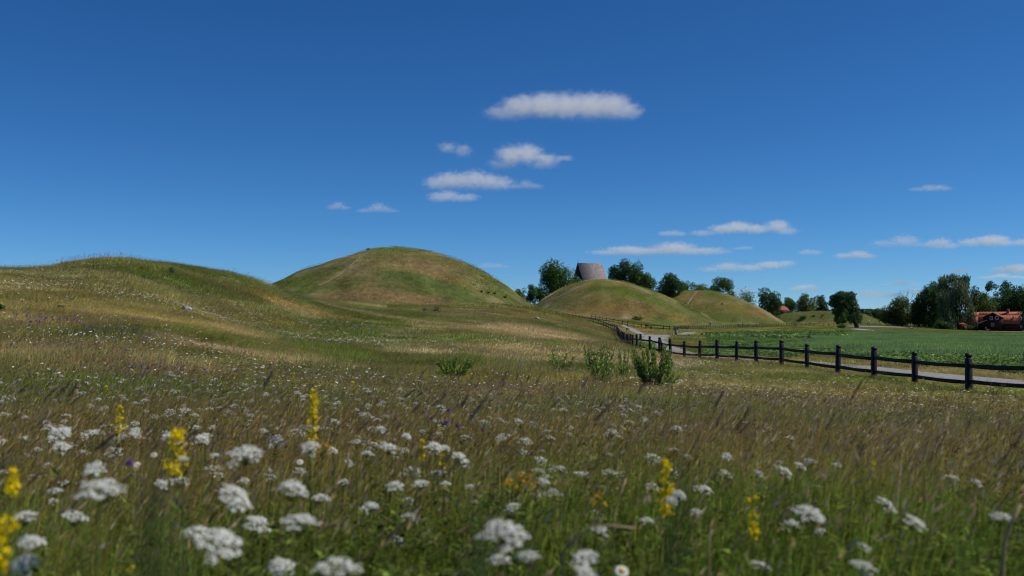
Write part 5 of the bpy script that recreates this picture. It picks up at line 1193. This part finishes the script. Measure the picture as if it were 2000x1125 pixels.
x, y = fl_sample(60000, 6, 200, lambda a, b: dens_blobs([(560, 635, 70, 6, .5), (250, 655, 80, 6, .2), (900, 628, 60, 4, .6), (1060, 632, 60, 3, .5), (270, 530, 30, 3, 1.), (120, 615, 120, 4, .3), (600, 770, 200, 10, .08), (1280, 790, 200, 10, .12)])(a, b) + .004, pw=0)
flower_mass('yellow_meadow_flowers', YEL, x, y, .2, .36, .8, 1.5, 'yellow flowers sprinkled over the meadow')
# individual purple knapweeds
for i, (px, py, D) in enumerate([(830, 806, 6.5), (877, 802, 6.2), (873, 826, 6.0), (895, 832, 6.0), (842, 819, 7), (867, 830, 6.4), (945, 841, 6.2), (254, 906, 3.8), (377, 745, 10), (152, 758, 9), (261, 750, 11), (176, 760, 9.5)]):
    p = at(px, py, D); gz = h1(p[0], p[1]); root = empty('purple_knapweed', (p[0], p[1], gz))
    names = ['left purple knapweed of the central purple group', 'largest purple knapweed of the central purple group', 'purple knapweed right below the largest one', 'lowest right purple knapweed of the close central group', 'small purple knapweed between the left and the largest one', 'small low purple knapweed at the bottom of the central group', 'purple knapweed standing apart right of the central group', 'small purple flower beside the daisy near the fat yellow spike', 'lone purple knapweed in the green band left of the tallest yellow spike', 'leftmost purple knapweed of the left meadow', 'purple knapweed in the green grass above the thin yellow spike', 'purple knapweed next to the leftmost one']
    tag(root, names[i], 'flower', 'purple knapweeds')
    r = np.random.default_rng(i); n = 26; v = r.normal(size=(n, 3)); v[:, 2] = np.abs(v[:, 2]); v /= np.linalg.norm(v, axis=1, keepdims=True)
    V, F_ = disc_flowers(v * .011, v, np.full(n, .009), 3, r); me = mesh_np('flower_head', V, F_); vcol(me, np.ones((len(V), 3))); link('flower_head', me, M_pur, root, (0, 0, p[2] - gz))
    st = link('stem', ST[i % 6], None, root, (0, 0, p[2] - gz - .005)); st.scale = (1, 1, (p[2] - gz) / .6 * .95)
# yellow spikes
def spike(px, pyt, pyb, wpx, D, label, seed, dense=1.0, mat=None, cone=.5, col_='yellow'):
    p = at(px, pyt, D); q = at(px, pyb, D); ln = p[2] - q[2]; rad = wpx * 1.2 * D / F / 2; gz = h1(p[0], p[1]); hh = p[2] - gz
    r = np.random.default_rng(seed); root = empty('yellow_spike', (p[0], p[1], gz)); tag(root, label, 'flower', 'yellow flower spikes')
    nb = int(ln / .008 * dense * (1 + rad / .014)); C = []; lean = r.normal(.03, .04)
    for i in range(nb):
        t = r.random(); rr3 = rad * (cone + (1 - cone) * t) * r.uniform(.2, 1) * (1 if r.random() < .85 else 1.25); a = r.uniform(0, 6.28)
        c = np.array((rr3 * math.cos(a) - lean * t * ln, rr3 * math.sin(a), hh - t * ln))
        C.append(c + r.normal(0, .0045, (9, 3)))
    C = np.concatenate(C); n = len(C); Nn = r.normal(size=(n, 3)); Nn /= np.linalg.norm(Nn, axis=1, keepdims=True)
    V, F_ = disc_flowers(C, Nn, r.uniform(.0028, .005, n), 4, r); me = mesh_np('flower_spike', V, F_); vcol(me, np.repeat(np.clip(r.lognormal(0, .22, (n, 1)), .5, 1.2) * np.array((1, 1, 1)), 9, 0)); link('flower_spike', me, mat or M_yel, root)
    m = MB(); m.tube([(r.normal(0, .02), 0, -.03), (-lean * .5, 0, hh * .5), (-lean * ln, 0, hh - ln), (0, 0, hh - .01)], [.003, .0027, .0022, .001], 5, False)
    for _ in range(int(10 + nb * .2)):
        t = r.uniform(.15, .95); a = r.uniform(0, 6.28); L_ = r.uniform(.02, .05); b = np.array((0, 0, hh * t)); d = np.array((math.cos(a), math.sin(a), .8)); w_ = np.array((-math.sin(a), math.cos(a), 0)) * L_ * .13
        m.add([b, b + d * L_ * .5 + w_, b + d * L_, b + d * L_ * .5 - w_], [(0, 1, 2, 3)])
    me = m.mesh('stem'); vcol(me, np.ones((len(me.vertices), 3))); link('stem', me, M_stem, root)
spike(347, 840, 926, 44, 3.3, 'fat cone-shaped yellow flower spike at the left', 1, 1.0, cone=.55)
spike(613, 762, 862, 20, 4.2, 'tallest narrow yellow spike, rising above the brown grass', 2, .9, cone=.6)
spike(236, 790, 848, 18, 4.8, 'thin yellow spike at the left above the umbels', 3, .6)
spike(1300, 898, 1008, 26, 3.2, 'tall narrow yellow spike right of the centre', 4, .9, cone=.45)
spike(1471, 966, 1052, 24, 3.0, 'loose yellow spike at the lower right', 5, .45, cone=.8)
spike(1705, 900, 950, 14, 4.6, 'dim small yellow spike in the brown grass at the right', 6, .4)
spike(827, 852, 900, 12, 4.2, 'left of the two thin central yellow spikes', 7, .5)
spike(862, 876, 908, 12, 4.2, 'short right of the two thin central yellow spikes', 8, .5)
spike(22, 915, 985, 34, 2.4, 'blurred yellow spike at the left edge, upper one', 9, .6)
spike(22, 1012, 1062, 50, 1.9, 'big blurred yellow spike at the left edge below the upper one', 10, .7)
spike(5, 1075, 1125, 30, 1.8, 'lowest blurred yellow spike in the left corner', 11, .6)
spike(432, 1086, 1118, 16, 2.8, 'small yellow spike at the bottom under the wide double umbel', 12, .5)
spike(251, 1092, 1118, 14, 3.0, 'small yellow spike at the bottom left', 13, .4)
M_or = mat_leaf('orange_petal', (.75, .36, .01), .3)
for i, (px, py, lb) in enumerate([(1018, 928, 'orange-yellow flower cluster, top of the central patch'), (1000, 945, 'orange-yellow flower cluster, left of the central patch'), (1050, 950, 'orange-yellow flower cluster, right of the central patch'), (1172, 972, 'small orange flower cluster left of the tall narrow yellow spike'), (630, 873, 'small yellow cluster at the foot of the tallest spike')]):
    spike(px, py - 10, py + 14, 30, 3.7, lb, 30 + i, .35, M_or, 1.0)
# daisies
for i, (px, py, wpx, D, lb) in enumerate([(1215, 1115, 30, 2.6, 'white daisy with a yellow eye at the bottom centre-right'), (268, 907, 14, 3.9, 'small daisy beside the little purple flower'), (301, 888, 14, 4.0, 'small daisy left of the fat yellow spike'), (586, 902, 14, 3.9, 'small daisy with an orange eye between two umbels')]):
    p = at(px, py, D); gz = h1(p[0], p[1]); hh = p[2] - gz; root = empty('daisy', (p[0], p[1], gz)); tag(root, lb, 'flower', 'daisies'); R_ = wpx * D / F / 2
    m = MB()
    for j in range(15):
        a = j * 2 * math.pi / 15; d = np.array((math.cos(a), math.sin(a), 0)); w_ = np.array((-math.sin(a), math.cos(a), 0)) * R_ * .17
        m.add([d * R_ * .3, d * R_ * .7 + w_, d * R_ - (0, 0, R_ * .12), d * R_ * .7 - w_], [(0, 1, 2, 3)])
    me = m.mesh('petals'); vcol(me, np.ones((len(me.vertices), 3))); o = link('petals', me, M_petal, root, (0, 0, hh)); o.rotation_euler = (.7, .2, 0)
    m = MB(); m.tube([(0, 0, 0), (0, 0, R_ * .16), (0, 0, R_ * .22)], [R_ * .34, R_ * .3, R_ * .12], 10); me = m.mesh('eye'); vcol(me, np.ones((len(me.vertices), 3))); o = link('eye', me, M_ox, root, (0, 0, hh)); o.rotation_euler = (.7, .2, 0)
    st = link('stem', ST[i % 6], None, root, (0, 0, hh - .004)); st.scale = (1, 1, hh / .6 * .95)
# dry bent stalks
M_dry = mat_leaf('dry_stalk', (.42, .33, .2), .3)
def stalk(P, D, label, r0=.004, seed=0):
    pts = [at(a, b, D) for a, b in P]; b0 = pts[0]; gz = h1(b0[0], b0[1]); root = (b0[0], b0[1], gz)
    L_ = [(b0[0] - .02, b0[1], gz - .02)] + [tuple(p) for p in pts]; L_ = [tuple(np.array(p) - root) for p in L_]
    m = MB(); n = len(L_); m.tube(L_, [r0 * (1 - .5 * i / n) for i in range(n)], 6); o = m.mesh('dry_stalk'); vcol(o, np.ones((len(o.vertices), 3)))
    e = np.array(L_[-1]); tag(link('dry_stalk', o, M_dry, None, root), label, 'stalk', 'dry stalks')
stalk([(1100, 1080), (1125, 1050), (1150, 1030), (1190, 1026), (1240, 1032)], 2.6, 'pale bent dry stalk arching beside the drooping umbel')
stalk([(1958, 1120), (1962, 1060), (1975, 1020), (1994, 985)], 2.6, 'pale kinked dry stalk at the right edge', .006)
stalk([(1200, 1000), (1210, 970), (1222, 935)], 3.4, 'pale upright dry stalk left of the tall narrow yellow spike')
stalk([(1385, 1090), (1383, 1060), (1390, 1034)], 2.8, 'short pale dry stalk below the loose yellow spike')
stalk([(1755, 950), (1756, 975), (1760, 900)], 3.6, 'thin pale dry stalk in the right brown grass', .0025)
stalk([(275, 925), (282, 945), (285, 925)], 3.4, 'thin dry stalk under the fat yellow spike', .0025)

# ------------------------------------------------------------ clouds
def cloud(px0, px1, py0, py1, label, dens=1.0, D=None, seed=1, lobes=None, wisp=.5):
    pym = (py0 + py1) / 2; D = D or min(9000, 800 / ((622 - pym) / F)); k = D / F
    c = at((px0 + px1) / 2, pym, D); sx = (px1 - px0) / 2 * k; sz = (py1 - py0) / 2 * k; sy = min(sx, sz * 2.2)
    r = np.random.default_rng(seed)
    if lobes is None:
        n = max(3, min(7, int(sx / sz * 1.6))); lobes = []
        for i in range(n):
            t = (i + .5) / n * 2 - 1; hgt_ = r.uniform(.35, 1) * (1 - .55 * abs(t)) + .1
            lobes.append((t * .8, r.uniform(-.2, .2), -.75 + hgt_ * .8, 1.5 / n + .12, .6, hgt_ * .85 + .1))
    m = MB(); e = 1.35
    m.box((0, 0, 0), (2 * e, 2 * e, 2 * e)); me = m.mesh('cloud')
    mt, N, L = newmat('cloud_vapour'); out = N.new('ShaderNodeOutputMaterial'); pv = N.new('ShaderNodeVolumePrincipled'); pv.inputs['Color'].default_value = (.99, .99, 1, 1); pv.inputs['Anisotropy'].default_value = 0.0
    tc = N.new('ShaderNodeTexCoord')
    # edge noise in world-like scale
    mp = N.new('ShaderNodeMapping'); mp.inputs['Scale'].default_value = (sx / sz * 1.15, sy / sz * 1.15, 1.5); mp.inputs['Location'].default_value = (seed * 7.3, seed * 3.1, 0)
    nz = N.new('ShaderNodeTexNoise'); nz.inputs['Scale'].default_value = 1.9; nz.inputs['Detail'].default_value = 7; nz.inputs['Roughness'].default_value = .62
    L.new(tc.outputs['Object'], mp.inputs[0]); L.new(mp.outputs[0], nz.inputs['Vector'])
    last = None
    for lx, ly, lz, rx, ry, rz in lobes:
        a = N.new('ShaderNodeVectorMath'); a.operation = 'SUBTRACT'; a.inputs[1].default_value = (lx, ly, lz); L.new(tc.outputs['Object'], a.inputs[0])
        b = N.new('ShaderNodeVectorMath'); b.operation = 'DIVIDE'; b.inputs[1].default_value = (rx, ry, rz); L.new(a.outputs[0], b.inputs[0])
        l_ = N.new('ShaderNodeVectorMath'); l_.operation = 'LENGTH'; L.new(b.outputs[0], l_.inputs[0])
        if last is None: last = l_.outputs['Value']
        else:
            mn = N.new('ShaderNodeMath'); mn.operation = 'SMOOTH_MIN'; mn.inputs[2].default_value = .3; L.new(last, mn.inputs[0]); L.new(l_.outputs['Value'], mn.inputs[1]); last = mn.outputs[0]
    n1 = N.new('ShaderNodeMapRange'); n1.inputs[1].default_value = .25; n1.inputs[2].default_value = .75; n1.inputs[3].default_value = -wisp * 1.35; n1.inputs[4].default_value = wisp * 1.35; n1.clamp = False; L.new(nz.outputs[0], n1.inputs[0])
    ad = N.new('ShaderNodeMath'); ad.operation = 'ADD'; L.new(last, ad.inputs[0]); L.new(n1.outputs[0], ad.inputs[1])
    # soft top, softer base
    r1 = N.new('ShaderNodeMapRange'); r1.interpolation_type = 'SMOOTHSTEP'; r1.inputs[1].default_value = 1.22; r1.inputs[2].default_value = .35; r1.inputs[3].default_value = 0; r1.inputs[4].default_value = 1; L.new(ad.outputs[0], r1.inputs[0])
    sx_ = N.new('ShaderNodeSeparateXYZ'); L.new(tc.outputs['Object'], sx_.inputs[0])
    r2 = N.new('ShaderNodeMapRange'); r2.interpolation_type = 'SMOOTHSTEP'; r2.inputs[1].default_value = -1.2; r2.inputs[2].default_value = .25; r2.inputs[3].default_value = 0.0; r2.inputs[4].default_value = 1; L.new(sx_.outputs[2], r2.inputs[0])
    mu = N.new('ShaderNodeMath'); mu.operation = 'MULTIPLY'; L.new(r1.outputs[0], mu.inputs[0]); L.new(r2.outputs[0], mu.inputs[1])
    m2 = N.new('ShaderNodeMath'); m2.operation = 'MULTIPLY'; m2.inputs[1].default_value = 1.15 * dens / sy; L.new(mu.outputs[0], m2.inputs[0])
    L.new(m2.outputs[0], pv.inputs['Density']); L.new(pv.outputs[0], out.inputs['Volume'])
    try: mt.cycles.volume_step_rate = 1.0
    except Exception: pass
    o = link('cloud', me, mt, None, tuple(c)); o.scale = (sx, sy, sz); tag(o, label, 'cloud', 'fair-weather clouds')
cloud(955, 1252, 178, 244, 'largest long white cloud high in the middle of the sky', 1.25, seed=1, lobes=[(-.78, 0, -.3, .3, .5, .45), (-.55, 0, .1, .3, .7, .62), (-.25, 0, .15, .32, .8, .7), (.05, 0, .1, .32, .8, .72), (.35, 0, .1, .32, .8, .75), (.62, 0, .1, .27, .7, .75), (.82, 0, -.2, .22, .5, .5)], wisp=.33)
cloud(940, 1126, 280, 338, 'second cloud down, with a wispy tail to the right', 1.1, seed=2, lobes=[(-.35, 0, .2, .34, .7, .6), (-.05, 0, .3, .36, .7, .62), (.35, 0, -.1, .32, .5, .4), (.7, 0, 0, .25, .3, .2), (-.55, 0, -.45, .35, .4, .35), (.3, 0, -.5, .35, .4, .25)], wisp=.45)
cloud(848, 930, 270, 316, 'faint ragged cloud wisp left of the second cloud', .5, seed=3, lobes=[(-.35, 0, .2, .5, .5, .45), (.35, 0, -.1, .45, .5, .6)], wisp=.6)
cloud(828, 1004, 330, 376, 'third long cloud above the small left puff', 1.1, seed=4, wisp=.42)
cloud(838, 932, 364, 398, 'small low puff under the third cloud', .95, seed=5, wisp=.45)
cloud(994, 1060, 352, 372, 'tiny faint wisp right of the third cloud', .35, seed=6, wisp=.6)
cloud(640, 682, 393, 412, 'very faint small wisp at the left of the sky', .4, seed=7, wisp=.6)
cloud(698, 778, 396, 418, 'faint wisp right of the smallest left one', .45, seed=8, wisp=.6)
cloud(1286, 1340, 446, 464, 'small faint puff left of the double-humped cloud', .5, seed=9, wisp=.5)
cloud(1346, 1556, 426, 466, 'double-humped cloud above the third mound', 1.2, seed=10, lobes=[(-.75, 0, -.5, .25, .5, .35), (-.35, 0, -.1, .3, .6, .5), (-.1, 0, .1, .28, .7, .6), (.25, 0, -.1, .3, .6, .5), (.65, 0, .2, .22, .6, .65), (.8, 0, -.3, .25, .4, .4)], wisp=.38)
cloud(1148, 1422, 470, 502, 'long low cloud right above the church', 1.3, seed=11, wisp=.36)
cloud(1432, 1470, 476, 490, 'tiny grey wisp right of the long low cloud', .4, seed=12, wisp=.6)
cloud(1360, 1556, 505, 536, 'long slanting cloud low over the third mound', 1.0, seed=13, lobes=[(-.7, 0, -.4, .3, .5, .4), (-.35, 0, -.1, .32, .6, .6), (.05, 0, -.2, .35, .6, .5), (.5, 0, .2, .35, .6, .5), (.8, 0, .4, .2, .4, .4)], wisp=.42)
cloud(1560, 1606, 484, 500, 'small faint cloud over the flat mound', .5, seed=14, wisp=.55)
cloud(1632, 1712, 486, 508, 'small flat cloud left of a darker streak', .9, seed=15, wisp=.45)
cloud(1704, 1814, 456, 486, 'thin grey streak cloud at the right', .5, seed=16, wisp=.6)
cloud(1808, 1870, 460, 490, 'soft round cloud between the streak and the bright right cloud', .9, seed=17, wisp=.45)
cloud(1880, 1966, 450, 486, 'bright heaped cloud near the right edge', 1.4, seed=18, wisp=.35)
cloud(1955, 2050, 458, 484, 'grey cloud cut by the right edge beside the bright one', .8, seed=19, wisp=.45)
cloud(1776, 1858, 355, 376, 'faint lone wisp high at the right', .5, seed=20, wisp=.55)
cloud(1938, 2060, 510, 538, 'low bright cloud at the right edge above the trees', 1.2, seed=21, wisp=.4)
cloud(1905, 2010, 534, 546, 'thin white streak under the low bright cloud', 1.0, seed=22, wisp=.45, D=7000)
cloud(1850, 1896, 520, 536, 'faint small cloud behind the top of the weeping birch', .6, seed=23, wisp=.5)
cloud(1542, 1602, 552, 570, 'small cloud low above the dark upright tree', .9, seed=24, wisp=.45)
cloud(1716, 1800, 546, 560, 'thin faint cloud low left of the birch', .5, seed=25, wisp=.5)
cloud(1768, 1806, 562, 576, 'tiny low puff beside the dead tree', .9, seed=26, wisp=.45)
cloud(1660, 1766, 562, 586, 'low grey-white cloud between the leaning tree and the wide dark tree', .6, seed=27, wisp=.5)
cloud(1430, 1480, 560, 574, 'low small cloud above the pale airy tree', .9, seed=28, wisp=.45)
cloud(930, 994, 508, 526, 'small grey wisp right above the biggest mound', .35, seed=29, wisp=.6)
